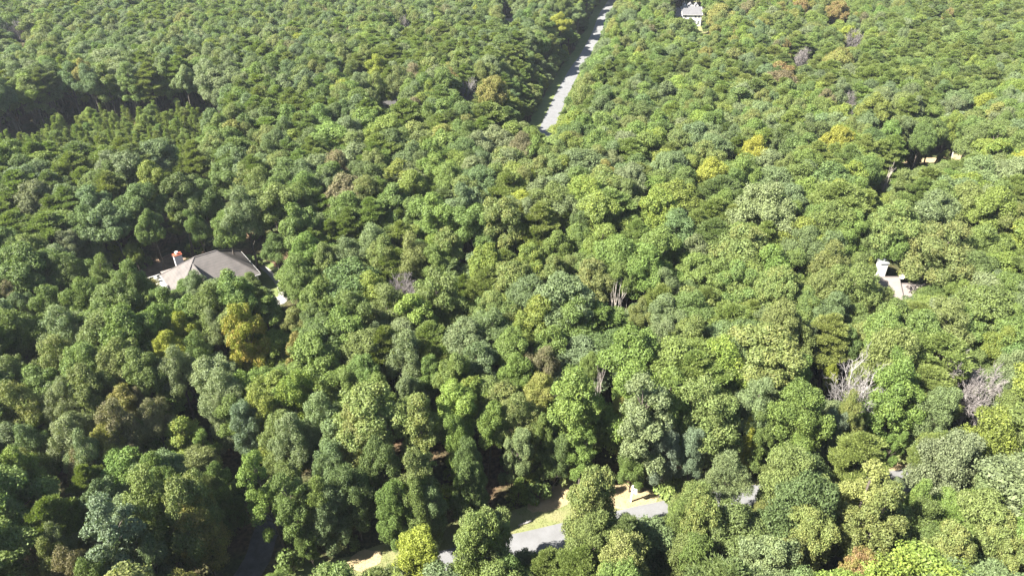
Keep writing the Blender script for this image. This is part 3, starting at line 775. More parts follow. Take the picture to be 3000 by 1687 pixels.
for (ox, oy), txt in TILES.items():
    for item in txt.replace('\n', '').split(';'):
        if not item.strip(): continue
        zx, zy, w, form, colour = item.split()
        px, py, w = ox + float(zx) / 2.575, oy + float(zy) / 2.575, float(w) / 2.575
        p = at(px, py, 12.5)
        dep = pix(p)[2]
        r = max(0.8, w / 2 * dep / F)
        hmax = {'round': 20.5, 'full': 18, 'tall': 21.5, 'open': 19.0, 'conic': 15.0, 'pine': 18.5, 'young': 8.0, 'bush': 3.2}[form]
        h = min(hmax, {'round': 9.0, 'full': 9.0, 'tall': 12.0, 'open': 9.0, 'conic': 5.0, 'pine': 8.0, 'young': 3.0, 'bush': 0.6}[form] + r * 2.4) * rnd.uniform(0.95, 1.05)
        kz = 0.74 if form in ('round', 'open', 'pine') else 0.62 if form == 'tall' else 0.5
        p = at(px, py, h * kz)
        if form == 'round' and min((q.x - p.x) ** 2 + (q.y - p.y) ** 2 for path, c in NOGO[1:3] for q in path) < 13 ** 2: form, kz = 'full', 0.6
        for _ in range(9):
            if not hides(p.x, p.y, r, h, form) and not shades(p.x, p.y, r, h, form, 0.95 if px < 1000 else 0.7): break
            h *= 0.94; r *= 0.955
            p = at(px, py, h * kz)
        else:
            if hides(p.x, p.y, r, h, form) or shades(p.x, p.y, r, h, form, 0.95 if px < 1000 else 0.7): DROPPED.append((int(px), int(py), form)); continue
        for path, c in NOGO[:3]:           # no trunk on a carriageway
            for _ in range(12):
                q = min(path, key=lambda q: (q.x - p.x) ** 2 + (q.y - p.y) ** 2)
                d = Vector((p.x - q.x, p.y - q.y))
                if d.length >= 3.4: break
                p = Vector((p.x, p.y, 0)) + Vector((d.x, d.y, 0)).normalized() * 0.6
        trees.append(dict(x=p.x, y=p.y, r=r, h=h, form=form, colour=colour, hand=True))

# the rest of the woods: spread evenly, its mix of kinds taken from where the photograph shows pines, browns and yellows
def region(px, py, boxes):
    v = 0.0
    for cx, cy, sx, sy, w in boxes:
        v = max(v, w * math.exp(-((px - cx) / sx) ** 2 - ((py - cy) / sy) ** 2))
    return v
PINES = [(330, 300, 330, 45, .95), (60, 330, 200, 60, .9), (830, 335, 220, 35, .9), (1330, 150, 240, 45, .7), (1110, 170, 120, 40, .7), (2200, 215, 260, 50, .8), (2500, 240, 300, 50, .8), (2800, 190, 320, 90, .7), (2900, 60, 250, 60, .5),
         (1900, 245, 130, 50, .7), (150, 470, 220, 40, .75), (480, 500, 160, 35, .6), (90, 640, 160, 120, .7), (900, 500, 200, 40, .5), (2060, 640, 200, 60, .6), (1480, 300, 120, 40, .7), (2560, 460, 150, 25, .5), (400, 60, 150, 30, .5), (800, 215, 60, 30, .6)]
AUTUMN = [(2250, 60, 220, 70, .8), (2380, 130, 200, 60, .8), (2180, 120, 140, 40, .6), (2290, 225, 60, 40, .5), (60, 150, 120, 60, .35), (1500, 40, 40, 20, .6)]
PALE = [(300, 180, 500, 130, .6), (400, 540, 500, 60, .5), (700, 60, 400, 80, .4)]
YELLOW = [(1900, 480, 700, 90, .5), (2700, 380, 300, 80, .45), (1500, 420, 500, 40, .45)]
PLANT = [(-100, 600), (-100, 452), (60, 442), (250, 388), (380, 364), (560, 358), (650, 375), (690, 470), (640, 585), (400, 600)]
def inside(px, py, poly):
    c = False
    j = len(poly) - 1
    for i in range(len(poly)):
        (xi, yi), (xj, yj) = poly[i], poly[j]
        if (yi > py) != (yj > py) and px < (xj - xi) * (py - yi) / (yj - yi) + xi: c = not c
        j = i
    return c

cells = {}
def cell_add(t):
    cells.setdefault((int(t['x'] // 10), int(t['y'] // 10)), []).append(t)
def near(x, y, r, k=0.78):
    cx, cy = int(x // 10), int(y // 10)
    for i in range(cx - 1, cx + 2):
        for j in range(cy - 1, cy + 2):
            for t in cells.get((i, j), ()):
                if (t['x'] - x) ** 2 + (t['y'] - y) ** 2 < (k * (t['r'] + r)) ** 2: return True
    return False
# leafless trees: pixel of crown centre, height, radius
DEAD = [(1182, 857, 15.0, 3.4, 'twiggy'), (1820, 932, 17.0, 2.2, 'snag'), (2508, 1108, 17.0, 4.1, 'spreading'), (2862, 1120, 16.0, 3.5, 'twiggy'), (1990, 1668, 9.0, 1.6, 'snag'), (1752, 1155, 15.0, 0.9, 'snag'),
        (58, 93, 17.0, 4.5, 'twiggy'), (2492, 118, 16, 3.8, 'twiggy'), (2352, 172, 15.5, 3.2, 'twiggy'), (2490, 308, 16, 2.0, 'twiggy'), (1368, 262, 15, 3.0, 'spreading'), (2460, 42, 17, 4.0, 'spreading'), (2592, 545, 15.0, 1.4, 'snag'), (1187, 74, 16, 2.0, 'twiggy'), (2730, 770, 12, 1.5, 'snag')]
HP = []
for q in DEAD:
    g = at(q[0], q[1], q[2] * 0.72)
    HP.append((q[0], q[1], q[3] * F / pix(g)[2] * (1.3 if q[4] != 'snag' else 1.2), g.y))
for t in trees:
    cell_add(t)
    q = pix((t['x'], t['y'], gz(t['x'], t['y']) + t['h'] * (0.74 if t['form'] in ('round', 'open', 'pine') else 0.6)))
    HP.append((q[0], q[1], t['r'] * F / q[2] * (0.75 if t['colour'] in ('yellow', 'gold', 'brown', 'teal') else 0.3), t['y']))
HPA = np.array(HP)
def hides_hand(x, y, r, h):
    tx, ty, td = pix((x, y, gz(x, y) + h - 0.9 * r))
    if td < 5: return False
    near_ = HPA[(np.abs(HPA[:, 0] - tx) < 400) & (HPA[:, 3] > y)]
    return len(near_) > 0 and hides(x, y, r, h, 'round', 0.65, near_)
fr = random.Random(21)
fill = 0
def wave(x, y, s, a):
    return math.sin(x * s + a) * math.cos(y * s * 1.13 - a) + 0.6 * math.sin(x * s * 2.3 + y * s * 1.7 + a * 3)
for n in range(85000):
    y = fr.uniform(28, 560)
    half = 30 + y * 0.93
    x = fr.uniform(-half, half)
    px, py, dep = pix((x, y, gz(x, y) + 12))
    if dep < 10 or px < -260 or px > 3260 or py > 2000: continue
    gx, gy, _ = pix((x, y, gz(x, y)))
    plant = inside(gx, gy, PLANT)
    r = fr.triangular(2.4, 5.4, 3.7) * (1.0 if y < 120 else max(0.92, 1.0 - (y - 120) * 0.001))
    if plant: r = fr.uniform(1.3, 2.1)
    if near(x, y, r, 0.52 if not plant else 0.5): continue
    if blocked(x, y, 0.5): continue
    hh = fr.uniform(16, 18.6)
    if not plant and hides(x, y, 1.8, 6, 'young', shown=DARK_SHOWN): continue
    if not plant:
        for q in range(6):
            if not hides(x, y, r * 1.14, hh, 'round') and not shades(x, y, r * 1.1, hh, 'round') and not hides_hand(x, y, r * 1.1, hh): break
            hh *= 0.78; r *= 0.86
        else: continue
    pp = 0.13 + region(px, py, PINES)
    if plant:
        form, colour, h = 'young', fr.choice(['pine', 'pinelime', 'pinelime']), fr.uniform(3.6, 8.6)
        if fr.random() < 0.12: form, colour = 'full', fr.choice(['lime', 'mid', 'bright'])
    elif fr.random() < pp:
        form, colour, h = 'pine', fr.choices(['pine', 'pinelime', 'pinedark'], [6, 2, 3])[0], hh; r = min(r, 4.2)
    else:
        form = fr.choices(['round', 'open', 'tall'], [7, 2.5, 1])[0]
        h = hh
        if h < 11: form = 'full'
        wts = {'mid': 5, 'dark': 2, 'blue': 2.5, 'pale': 2.0, 'bright': 2.5, 'lime': 1.6, 'olive': 2.2, 'gold': 0.15, 'yellow': 0.12, 'brown': 0.12, 'orange': 0.02}
        v = wave(x, y, 0.019, 1.0)
        wts['blue'] *= 1 + max(0, v); wts['olive'] *= 1 + max(0, -v)
        a = region(px, py, AUTUMN)
        wts['gold'] += 3.2 * a; wts['brown'] += 2.0 * a; wts['orange'] += 0.7 * a; wts['lime'] += 3 * a; wts['olive'] += 3 * a
        q = region(px, py, PALE); wts['pale'] += 6 * q; wts['blue'] += 5 * q
        q = region(px, py, YELLOW); wts['lime'] += 5 * q; wts['olive'] += 3 * q; wts['pale'] += 3 * q
        colour = fr.choices(list(wts), list(wts.values()))[0]
    t = dict(x=x, y=y, r=r, h=h, form=form, colour=colour, hand=False)
    trees.append(t); cell_add(t); fill += 1
    if fill > 12000: break
# single coloured trees the photograph shows far off
for px, py, r, colour in ((2288, 232, 4.6, 'orange'), (2445, 45, 4.5, 'orange'), (2335, 38, 3.4, 'orange'), (2500, 205, 4.2, 'gold'), (2480, 180, 3.5, 'gold'), (2575, 340, 4.0, 'lime'), (930, 360, 2.2, 'red'), (752, 72, 1.6, 'red'), (1512, 448, 3.6, 'brown'),
                          (1445, 278, 3.6, 'gold'), (1110, 215, 3.0, 'yellow'), (1800, 98, 3.0, 'gold'), (2960, 290, 3.2, 'lime'), (2430, 440, 3.6, 'yellow'), (2210, 470, 3.0, 'yellow'), (1960, 275, 4.2, 'lime'), (560, 95, 3.0, 'lime'), (2780, 70, 2.0, 'orange'), (2110, 55, 4.5, 'gold'), (2060, 525, 3.6, 'yellow'), (2460, 205, 4.0, 'gold')):
    p = at(px, py, 13)
    trees = [t for t in trees if t['hand'] or (t['x'] - p.x) ** 2 + (t['y'] - p.y) ** 2 > (0.7 * (r + t['r'])) ** 2]
    trees.append(dict(x=p.x, y=p.y, r=r, h=18.5 if colour != 'red' else 14, form='round', colour=colour, hand=False))
dead = []
for px, py, h, r, form in DEAD:
    p = at(px, py, h * (0.72 if form != 'snag' else 0.6))
    k = 0.62 if form != 'snag' else 0.45
    trees = [t for t in trees if (t['x'] - p.x) ** 2 + (t['y'] - p.y) ** 2 > (k * (r + t['r'])) ** 2]
    dead.append(dict(x=p.x, y=p.y, h=h, r=r, form=form, px=px, py=py))

# ------------------------------------------------------------------ sizes in the picture, and who is built one by one
for t in trees:
    hz = t['h'] * (0.72 if t['form'] not in ('full', 'conic', 'bush', 'young') else 0.55)
    t['px'], t['py'], t['dep'] = pix((t['x'], t['y'], gz(t['x'], t['y']) + hz))
    t['w'] = 2 * t['r'] * F / t['dep']
    t['seen'] = -0.2 * t['w'] < t['px'] < W + 0.2 * t['w'] and -0.3 * t['w'] < t['py'] < H + 0.35 * t['w'] and t['dep'] > 10
    fam = {'pine': 'pine', 'young': 'young', 'bush': 'bush'}.get(t['form'], t['form'])
    t['k'] = fr.randrange(len(PROTO[fam]))
    m = PROTO[fam][t['k']]
    s = t['r'] / m[2] * (1.05 if t['hand'] else 1.16 if t['form'] not in ('young', 'bush') else 1.0)
    t['scale'] = (s * fr.uniform(0.88, 1.14), s * fr.uniform(0.88, 1.14), t['h'] / m[3])
    t['rot'] = fr.uniform(0, 2 * math.pi)
    t['lean'] = (fr.gauss(0, 0.06), fr.gauss(0, 0.06))
    def jit(c, a):
        g = fr.uniform(1 - a, 1 + a)
        return tuple(max(0.01, v * g * fr.uniform(0.94, 1.06)) for v in c)
    keep = 0.88 if t['colour'] in ('yellow', 'gold', 'brown', 'orange', 'red', 'teal', 'straw') else 0.62
    base_ = tuple(keep * a + (1 - keep) * b for a, b in zip(TINT[t['colour']], (0.118, 0.164, 0.043)))
    t['tint'] = jit(base_, 0.12)
    t['accent'] = jit(TINT[ACCENT[t['colour']]] if fr.random() < 0.65 else TINT[t['colour']], 0.15)
    t['accent'] = tuple(0.45 * a + 0.55 * b for a, b in zip(t['accent'], t['tint']))
    if t['colour'] == 'yellow' and abs(t['px'] - 718) < 30 and abs(t['py'] - 1036) < 40: t['accent'] = (0.255, 0.195, 0.045)
    if t['colour'] == 'orange': t['accent'] = TINT['gold']

print('DROPPED', DROPPED, 'trees', len(trees))

# ------------------------------------------------------------------ trees one by one
COLOUR_WORD = {'mid': 'mid-green', 'dark': 'dark-green', 'blue': 'grey-green', 'pale': 'pale sage-green', 'bright': 'bright-green', 'lime': 'yellowish-green', 'yellow': 'yellow', 'olive': 'olive-green', 'gold': 'golden',
               'brown': 'brownish', 'orange': 'orange-tinged', 'red': 'red', 'teal': 'blue-green', 'straw': 'straw-yellow', 'pine': 'green', 'pinelime': 'yellowish', 'pinedark': 'dark'}
FORM_WORD = {'full': 'bushy tree', 'round': 'round-crowned tree', 'open': 'loose-crowned tree', 'tall': 'tall narrow tree', 'conic': 'pointed tree', 'pine': 'pine', 'young': 'small young conifer', 'bush': 'low shrub'}
NAME = {'full': 'broadleaf_tree', 'round': 'broadleaf_tree', 'open': 'broadleaf_tree', 'tall': 'broadleaf_tree', 'conic': 'broadleaf_tree', 'pine': 'pine_tree', 'young': 'young_conifer', 'bush': 'shrub'}
LANDMARKS = [(600, 790, 'hip-roofed house'), (2650, 845, 'house with white chimney'), (2508, 1100, 'spreading dead tree'), (2862, 1115, 'dead tree by the picture edge'), (1182, 857, 'grey twiggy dead tree'), (1820, 935, 'tall white snag'),
             (1852, 1440, 'white sign post'), (1249, 1622, 'bright yellow roadside tree'), (334, 1570, 'pale blue-green tree'), (637, 1582, 'big golden tree'), (718, 1036, 'orange-tipped yellow tree'), (342, 1252, 'brown-leaved tree'),
             (1560, 1595, 'bare stretch of road'), (2635, 1372, 'tan clearing'), (2445, 1005, 'big yellowish pine'), (2520, 1475, 'tall straw-yellow tree'), (1834, 1055, 'broad bright green tree'), (1575, 690, 'pale yellowish pine')]
SPECIAL = [(1249, 1622, 'bright yellow bushy tree beside the near road'), (334, 1570, 'tall pale blue-green tree, the bluest crown of all'), (637, 1582, 'big golden round-crowned tree left of the shaded driveway'),
           (718, 1036, 'yellow bushy tree with orange tips below the hip-roofed house'), (342, 1252, 'brown-leaved loose-crowned tree, brownest of the near woods'), (2520, 1475, 'tall straw-yellow tree below the tan clearing'),
           (2445, 1005, 'big yellowish pine above the spreading dead tree'), (1834, 1055, 'broad bright green tree in front of the tall white snag'), (1575, 690, 'big pale yellowish pine behind the dark gap in mid wood')]
ORD = ['nearest', 'second', 'third', 'fourth', 'fifth', 'sixth', 'seventh', 'eighth', 'ninth', 'tenth', 'eleventh', 'twelfth', 'thirteenth', 'fourteenth', 'fifteenth', 'sixteenth', 'seventeenth', 'eighteenth', 'nineteenth', 'twentieth']

vis = sorted([t for t in trees if t['seen'] and t['form'] not in ('bush', 'young')], key=lambda t: -t['w'])
single = vis[:298] + [t for t in trees if t['seen'] and t['hand'] and t['form'] in ('bush', 'young')]
for t in single: t['single'] = True
for sx, sy, lab in SPECIAL:
    t = min(single, key=lambda t: (t['px'] - sx) ** 2 + (t['py'] - sy) ** 2)
    t['label'] = lab
buckets = {}
for t in single:
    if 'label' in t: continue
    L_ = min(LANDMARKS, key=lambda l: (l[0] - t['px']) ** 2 + (l[1] - t['py']) ** 2)
    dx, dy = t['px'] - L_[0], t['py'] - L_[1]
    where = ('right of' if dx > 0 else 'left of') if abs(dx) > abs(dy) else ('below' if dy > 0 else 'above')
    buckets.setdefault((L_[2], where, t['colour'], FORM_WORD[t['form']]), []).append((dx * dx + dy * dy, t))
for (lm, where, colour, form), ts in buckets.items():
    ts.sort(key=lambda q: q[0])
    for i, (_, t) in enumerate(ts):
        first = f"{COLOUR_WORD[colour]} {form}"
        if len(ts) == 1: t['label'] = f"{first} {where} the {lm}, alone of its kind"
        else: t['label'] = f"{first}, {ORD[i]} such one {where} the {lm}"

for t in single:
    if len(t['label'].split()) > 16: t['label'] = t['label'].replace(' such one', '').replace(', alone of its kind', '')

def plant(t):
    crown, trunk, _, _ = PROTO[t['form']][t['k']]
    e = empty(NAME[t['form']], (t['x'], t['y'], gz(t['x'], t['y'])), t['rot'])
    e.scale = t['scale']
    e.rotation_euler = (*t.get('lean', (0, 0)), t['rot'])
    c = bpy.data.objects.new('foliage' if t['form'] == 'bush' else 'crown', crown)
    c['leaf_tint'] = t['tint']; c['leaf_accent'] = t['accent']
    link(c, e)
    link(bpy.data.objects.new('stem' if t['form'] == 'bush' else 'trunk', trunk), e)
    tag(e, t['label'], {'pine': 'pine', 'bush': 'shrub', 'young': 'conifer'}.get(t['form'], 'tree'),
        {'pine': 'pines of the near woods', 'bush': 'shrubs at the wood edge', 'young': 'young conifers at the wood edge'}.get(t['form'], 'broadleaved trees of the near woods'))
    t['objs'] = (c, e.children[-1] if False else None)
    return e
source = {}
for t in single:
    e = plant(t)
    source.setdefault((t['form'], t['k']), e)

# leafless trees, each with boughs and twigs
DEAD_LABEL = ['grey twiggy dead tree rising among green crowns in mid wood', 'tall white snag in a dark gap of the wood', 'big spreading dead tree with pale bare boughs', 'grey twiggy dead tree by the picture edge', 'small bare snag at the bottom edge beyond the road',
              'short white broken snag poking up beside the broad bright tree', 'far grey bare tree in the upper left woods', 'wide grey bare tree among autumn tints far off', 'low grey bare crown among far yellow trees', 'small grey bare tree above the far orange tints',
              'pale forked bare tree short of the far road', 'bare-limbed tree with orange tints at the far top', 'slim white bare trunk in the woods behind the white chimney', 'tiny grey bare crown near the far top', 'thin bare trunk beside the house with white chimney']
cache = {}
for d, lab in zip(dead, DEAD_LABEL):
    far = d['y'] > 150
    key = (d['form'], far and 1 or d['px'])
    if key not in cache:
        sd = 300 + len(cache)
        if d['form'] == 'spreading': b, w = bare(sd, 16, 0.8, 4, (9, 6, 5, 3), 0.34, 0.019, 0.026, 0.55); mb_, mt = M['dead_wood'], M['dead_wood']
        elif d['form'] == 'twiggy': b, w = bare(sd, 15, 0.85, 4, (13, 9, 6, 4), 0.3, 0.015, 0.03, 0.5); mb_, mt = M['dead_wood'], M['dead_twigs']
        else: b, w = bare(sd, 15, 0.32, 3, (7, 3, 2), 0.35, 0.014, 0.03, 0.9); mb_, mt = M['snag_wood'], M['snag_wood']
        zs = max(v[2] for v in b.v + w.v); rs = np.percentile([math.hypot(v[0], v[1]) for v in w.v], 92)
        cache[key] = (b.mesh('trunk', mb_, True), w.mesh('twigs', mt), rs, zs)
    mb1, mt1, rs, zs = cache[key]
    e = empty('dead_tree', (d['x'], d['y'], gz(d['x'], d['y'])), rnd.uniform(0, 6.28))
    e.scale = (d['r'] / rs, d['r'] / rs, d['h'] / zs)
    link(bpy.data.objects.new('trunk', mb1), e)
    link(bpy.data.objects.new('twigs', mt1), e)
    tag(e, lab, 'dead tree', 'leafless trees standing in the woods')
# the thin leaning pole of a tree by the hip-roofed house
mb = MB()
a, b = at(753, 768), at(733, 700, 6.5)
mb.tube([a, a.lerp(Vector((b.x, b.y, a.z + 6.5)), 0.5) + Vector((0.1, 0, 0)), (b.x, b.y, a.z + 6.8)], [0.13, 0.10, 0.04], 5)
mb.tube([a.lerp(Vector((b.x, b.y, a.z + 6.8)), .6), a.lerp(Vector((b.x, b.y, a.z + 6.8)), .8) + Vector((0.7, 0.3, 0.4))], [0.04, 0.02], 4)
tag(mb.build('bare_trunk', M['snag_wood'], smooth=True), 'thin leaning bare trunk behind the hip-roofed house', 'trunk')

# ------------------------------------------------------------------ the rest of the woods as one mass
rest = [t for t in trees if not t.get('single')]
ur = random.Random(5)
for i in range(900):           # understorey
    y = ur.uniform(45, 260); x = ur.uniform(-30 - y * .8, 30 + y * .8)
    if blocked(x, y, -1.0) and ur.random() < 0.6: continue
    if any(min((p.x - x) ** 2 + (p.y - y) ** 2 for p in path) < 12.5 for path, c in NOGO[:3]): continue
    s = ur.uniform(0.5, 1.5)
    c = TINT[ur.choice(['mid', 'dark', 'bright', 'mid', 'olive', 'lime'])]
    rest.append(dict(x=x, y=y, form='bush', k=ur.randrange(3), scale=(s, s, s * ur.uniform(.7, 1.5)), rot=ur.uniform(0, 6.28), tint=c, accent=c))
# one standing tree of each kind lends its shape; kinds without one get a tree planted out of the frame's way
keys = sorted({(t['form'], t['k']) for t in rest})
for k in keys:
    if k in source: continue
    t = next((t for t in rest if (t['form'], t['k']) == k and t.get('seen')), None) or next(t for t in rest if (t['form'], t['k']) == k)
    rest.remove(t)
    if 'px' not in t: t['px'], t['py'], _ = pix((t['x'], t['y'], 1))
    t['label'] = {'young': 'young conifer of the dense plantation, like its neighbours', 'bush': 'low leafy shrub under the trees'}.get(t['form'], 'far ' + COLOUR_WORD[t.get('colour', 'mid')] + ' ' + FORM_WORD[t['form']] + ' deep in the distant woods')
    t['label'] += ['', ', a wider one', ', a fuller one', ', a looser one', ', a paler one', ', a taller one'][k[1] % 6]
    source[k] = plant(t)
idx = {k: i for i, k in enumerate(keys)}
me = bpy.data.meshes.new('woodland')
n = len(rest)
me.vertices.add(n)
me.vertices.foreach_set('co', np.array([(t['x'], t['y'], gz(t['x'], t['y'])) for t in rest], dtype=np.float32).reshape(-1))
def attr(nm, typ, key, arr):
    a = me.attributes.new(nm, typ, 'POINT')
    a.data.foreach_set(key, arr.reshape(-1))
attr('tree_kind', 'INT', 'value', np.array([idx[(t['form'], t['k'])] for t in rest], dtype=np.int32))
attr('tree_turn', 'FLOAT_VECTOR', 'vector', np.array([(*t.get('lean', (0, 0)), t['rot']) for t in rest], dtype=np.float32))
attr('tree_size', 'FLOAT_VECTOR', 'vector', np.array([t['scale'] for t in rest], dtype=np.float32))
attr('leaf_tint', 'FLOAT_COLOR', 'color', np.array([(*t['tint'], 1) for t in rest], dtype=np.float32))
attr('leaf_accent', 'FLOAT_COLOR', 'color', np.array([(*t['accent'], 1) for t in rest], dtype=np.float32))
wood = bpy.data.objects.new('woodland', me)
link(wood)
tag(wood, 'dense mixed broadleaved and pine wood stretching to the top edge', 'woodland', kind='stuff')
ng = bpy.data.node_groups.new('woodland', 'GeometryNodeTree')
ng.interface.new_socket('Geometry', in_out='INPUT', socket_type='NodeSocketGeometry')
ng.interface.new_socket('Geometry', in_out='OUTPUT', socket_type='NodeSocketGeometry')
gi, go = ng.nodes.new('NodeGroupInput'), ng.nodes.new('NodeGroupOutput')
jn = ng.nodes.new('GeometryNodeJoinGeometry')
ng.links.new(jn.outputs[0], go.inputs[0])
def named(nm, typ):
    q = ng.nodes.new('GeometryNodeInputNamedAttribute')
    q.data_type = typ
    q.inputs[0].default_value = nm
    return q.outputs[0]
a_kind, a_turn, a_size = named('tree_kind', 'INT'), named('tree_turn', 'FLOAT_VECTOR'), named('tree_size', 'FLOAT_VECTOR')
for k in keys:
    cmpn = ng.nodes.new('FunctionNodeCompare')
    cmpn.data_type = 'INT'; cmpn.operation = 'EQUAL'
    ng.links.new(a_kind, cmpn.inputs[2]); cmpn.inputs[3].default_value = idx[k]
    j2 = ng.nodes.new('GeometryNodeJoinGeometry')
    for ch in source[k].children:
        oi = ng.nodes.new('GeometryNodeObjectInfo')
        oi.transform_space = 'ORIGINAL'
        oi.inputs[0].default_value = ch
        oi.inputs[1].default_value = False
        ng.links.new(oi.outputs['Geometry'], j2.inputs[0])
    ip = ng.nodes.new('GeometryNodeInstanceOnPoints')
    ng.links.new(gi.outputs[0], ip.inputs['Points'])
    ng.links.new(cmpn.outputs[0], ip.inputs['Selection'])
    ng.links.new(j2.outputs[0], ip.inputs['Instance'])
    er = ng.nodes.new('FunctionNodeEulerToRotation')
    ng.links.new(a_turn, er.inputs[0])
    ng.links.new(er.outputs[0], ip.inputs['Rotation'])
    ng.links.new(a_size, ip.inputs['Scale'])
    ng.links.new(ip.outputs[0], jn.inputs[0])
md = wood.modifiers.new('woodland', 'NODES')
md.node_group = ng

# ------------------------------------------------------------------ houses
def shingles(name, c1, c2, course=0.18):
    """roof: grainy shingles with faint level courses"""
    m, nt, N, L = new_mat(name)
    out = N.new('ShaderNodeOutputMaterial'); bs = N.new('ShaderNodeBsdfPrincipled')
    bs.inputs['Roughness'].default_value = 0.9; bs.inputs['Specular IOR Level'].default_value = 0.15
    L.new(bs.outputs[0], out.inputs[0])
    tc = N.new('ShaderNodeTexCoord')
    n1 = N.new('ShaderNodeTexNoise'); n1.inputs['Scale'].default_value = 6; n1.inputs['Detail'].default_value = 6
    n2 = N.new('ShaderNodeTexNoise'); n2.inputs['Scale'].default_value = 0.7; n2.inputs['Detail'].default_value = 3
    wv = N.new('ShaderNodeTexWave'); wv.bands_direction = 'Z'; wv.inputs['Scale'].default_value = 0.31 / course * 0.5; wv.inputs['Distortion'].default_value = 0.6
    for q in (n1, n2, wv): L.new(tc.outputs['Object'], q.inputs['Vector'])
    ad = N.new('ShaderNodeMath'); ad.operation = 'MULTIPLY_ADD'; ad.inputs[1].default_value = 0.55
    L.new(n1.outputs['Fac'], ad.inputs[0]); L.new(n2.outputs['Fac'], ad.inputs[2])
    a2 = N.new('ShaderNodeMath'); a2.operation = 'MULTIPLY_ADD'; a2.inputs[1].default_value = 0.12
    L.new(wv.outputs['Fac'], a2.inputs[0]); L.new(ad.outputs[0], a2.inputs[2])
    ra = N.new('ShaderNodeValToRGB')
    ra.color_ramp.elements[0].position = 0.55; ra.color_ramp.elements[0].color = (*c2, 1)
    ra.color_ramp.elements[1].position = 1.1; ra.color_ramp.elements[1].color = (*c1, 1)
    L.new(a2.outputs[0], ra.inputs[0]); L.new(ra.outputs[0], bs.inputs['Base Color'])
    bp = N.new('ShaderNodeBump'); bp.inputs['Strength'].default_value = 0.35; bp.inputs['Distance'].default_value = 0.03
    L.new(n1.outputs['Fac'], bp.inputs['Height']); L.new(bp.outputs[0], bs.inputs['Normal'])
    return m
M['roof_grey'] = shingles('grey_brown_shingles', (0.125, 0.112, 0.104), (0.085, 0.077, 0.073))
M['roof_tan'] = shingles('pinkish_tan_shingles', (0.215, 0.185, 0.17), (0.17, 0.147, 0.136))
M['roof_pale'] = shingles('pale_grey_shingles', (0.125, 0.123, 0.127), (0.1, 0.098, 0.102))
M['roof_dull'] = shingles('dull_grey_shingles', (0.12, 0.115, 0.11), (0.09, 0.085, 0.083))
M['white'] = simple('white_paint', (0.62, 0.61, 0.58), (0.55, 0.54, 0.515), 0.8, 0.55)
M['siding'] = simple('cream_siding', (0.66, 0.63, 0.58), (0.6, 0.57, 0.52), 1.0, 0.7)
M['grey_siding'] = simple('grey_stucco', (0.42, 0.40, 0.40), (0.36, 0.345, 0.345), 1.0, 0.8)
M['orange_cap'] = simple('rusty_orange_flashing', (0.33, 0.09, 0.045), (0.25, 0.065, 0.035), 2, 0.6)
M['metal'] = simple('grey_metal', (0.42, 0.43, 0.45), (0.34, 0.35, 0.37), 2, 0.45, metallic=0.3)
M['dark'] = simple('dark_metal', (0.05, 0.05, 0.055), (0.035, 0.035, 0.04), 2, 0.5)
M['door'] = simple('brown_door', (0.16, 0.09, 0.05), (0.12, 0.07, 0.04), 2, 0.5)
M['glass'] = simple('window_glass', (0.035, 0.045, 0.055), (0.03, 0.04, 0.05), 1, 0.08, spec=0.6)

def window(root, x, y, z, w, h, axis, sgn):
    """window on a wall: axis 'y' faces -y or +y, axis 'x' faces -x or +x"""
    f = MB(); t = 0.08
    def bx(mb, a0, a1, z0, z1, d0, d1):
        if axis == 'y': mb.box(a0, a1, min(y + sgn * d0, y + sgn * d1), max(y + sgn * d0, y + sgn * d1), z0, z1)
        else: mb.box(min(x + sgn * d0, x + sgn * d1), max(x + sgn * d0, x + sgn * d1), a0, a1, z0, z1)
    c = x if axis == 'y' else y
    bx(f, c - w / 2 - t, c + w / 2 + t, z + h, z + h + t, 0.002, 0.07)
    bx(f, c - w / 2 - t, c - w / 2, z, z + h, 0.002, 0.07)
    bx(f, c + w / 2, c + w / 2 + t, z, z + h, 0.002, 0.07)
    bx(f, c - w / 2, c + w / 2, z + h / 2 - 0.03, z + h / 2 + 0.03, 0.03, 0.06)
    wf = f.build('window', M['white'], root)
    p = MB(); bx(p, c - w / 2, c + w / 2, z, z + h / 2 - 0.03, 0.003, 0.03); p.build('pane', M['glass'], wf)
    p = MB(); bx(p, c - w / 2, c + w / 2, z + h / 2 + 0.03, z + h, 0.003, 0.03); p.build('pane', M['glass'], wf)
    s = MB(); bx(s, c - w / 2 - 0.12, c + w / 2 + 0.12, z - 0.08, z, 0.002, 0.12); s.build('sill', M['white'], wf)

def door(root, x, y, w, h, axis, sgn):
    d = MB()
    if axis == 'y': d.box(x - w / 2, x + w / 2, min(y + sgn * .004, y + sgn * .07), max(y + sgn * .004, y + sgn * .07), 0.05, h)
    else: d.box(min(x + sgn * .004, x + sgn * .07), max(x + sgn * .004, x + sgn * .07), y - w / 2, y + w / 2, 0.05, h)
    o = d.build('door', M['door'], root)
    k = MB()
    if axis == 'y': k.box(x + w / 2 - 0.14, x + w / 2 - 0.08, min(y + sgn * .07, y + sgn * .13), max(y + sgn * .07, y + sgn * .13), 1.0, 1.06)
    else: k.box(min(x + sgn * .07, x + sgn * .13), max(x + sgn * .07, x + sgn * .13), y + w / 2 - .14, y + w / 2 - .08, 1.0, 1.06)
    k.build('handle', M['metal'], o)

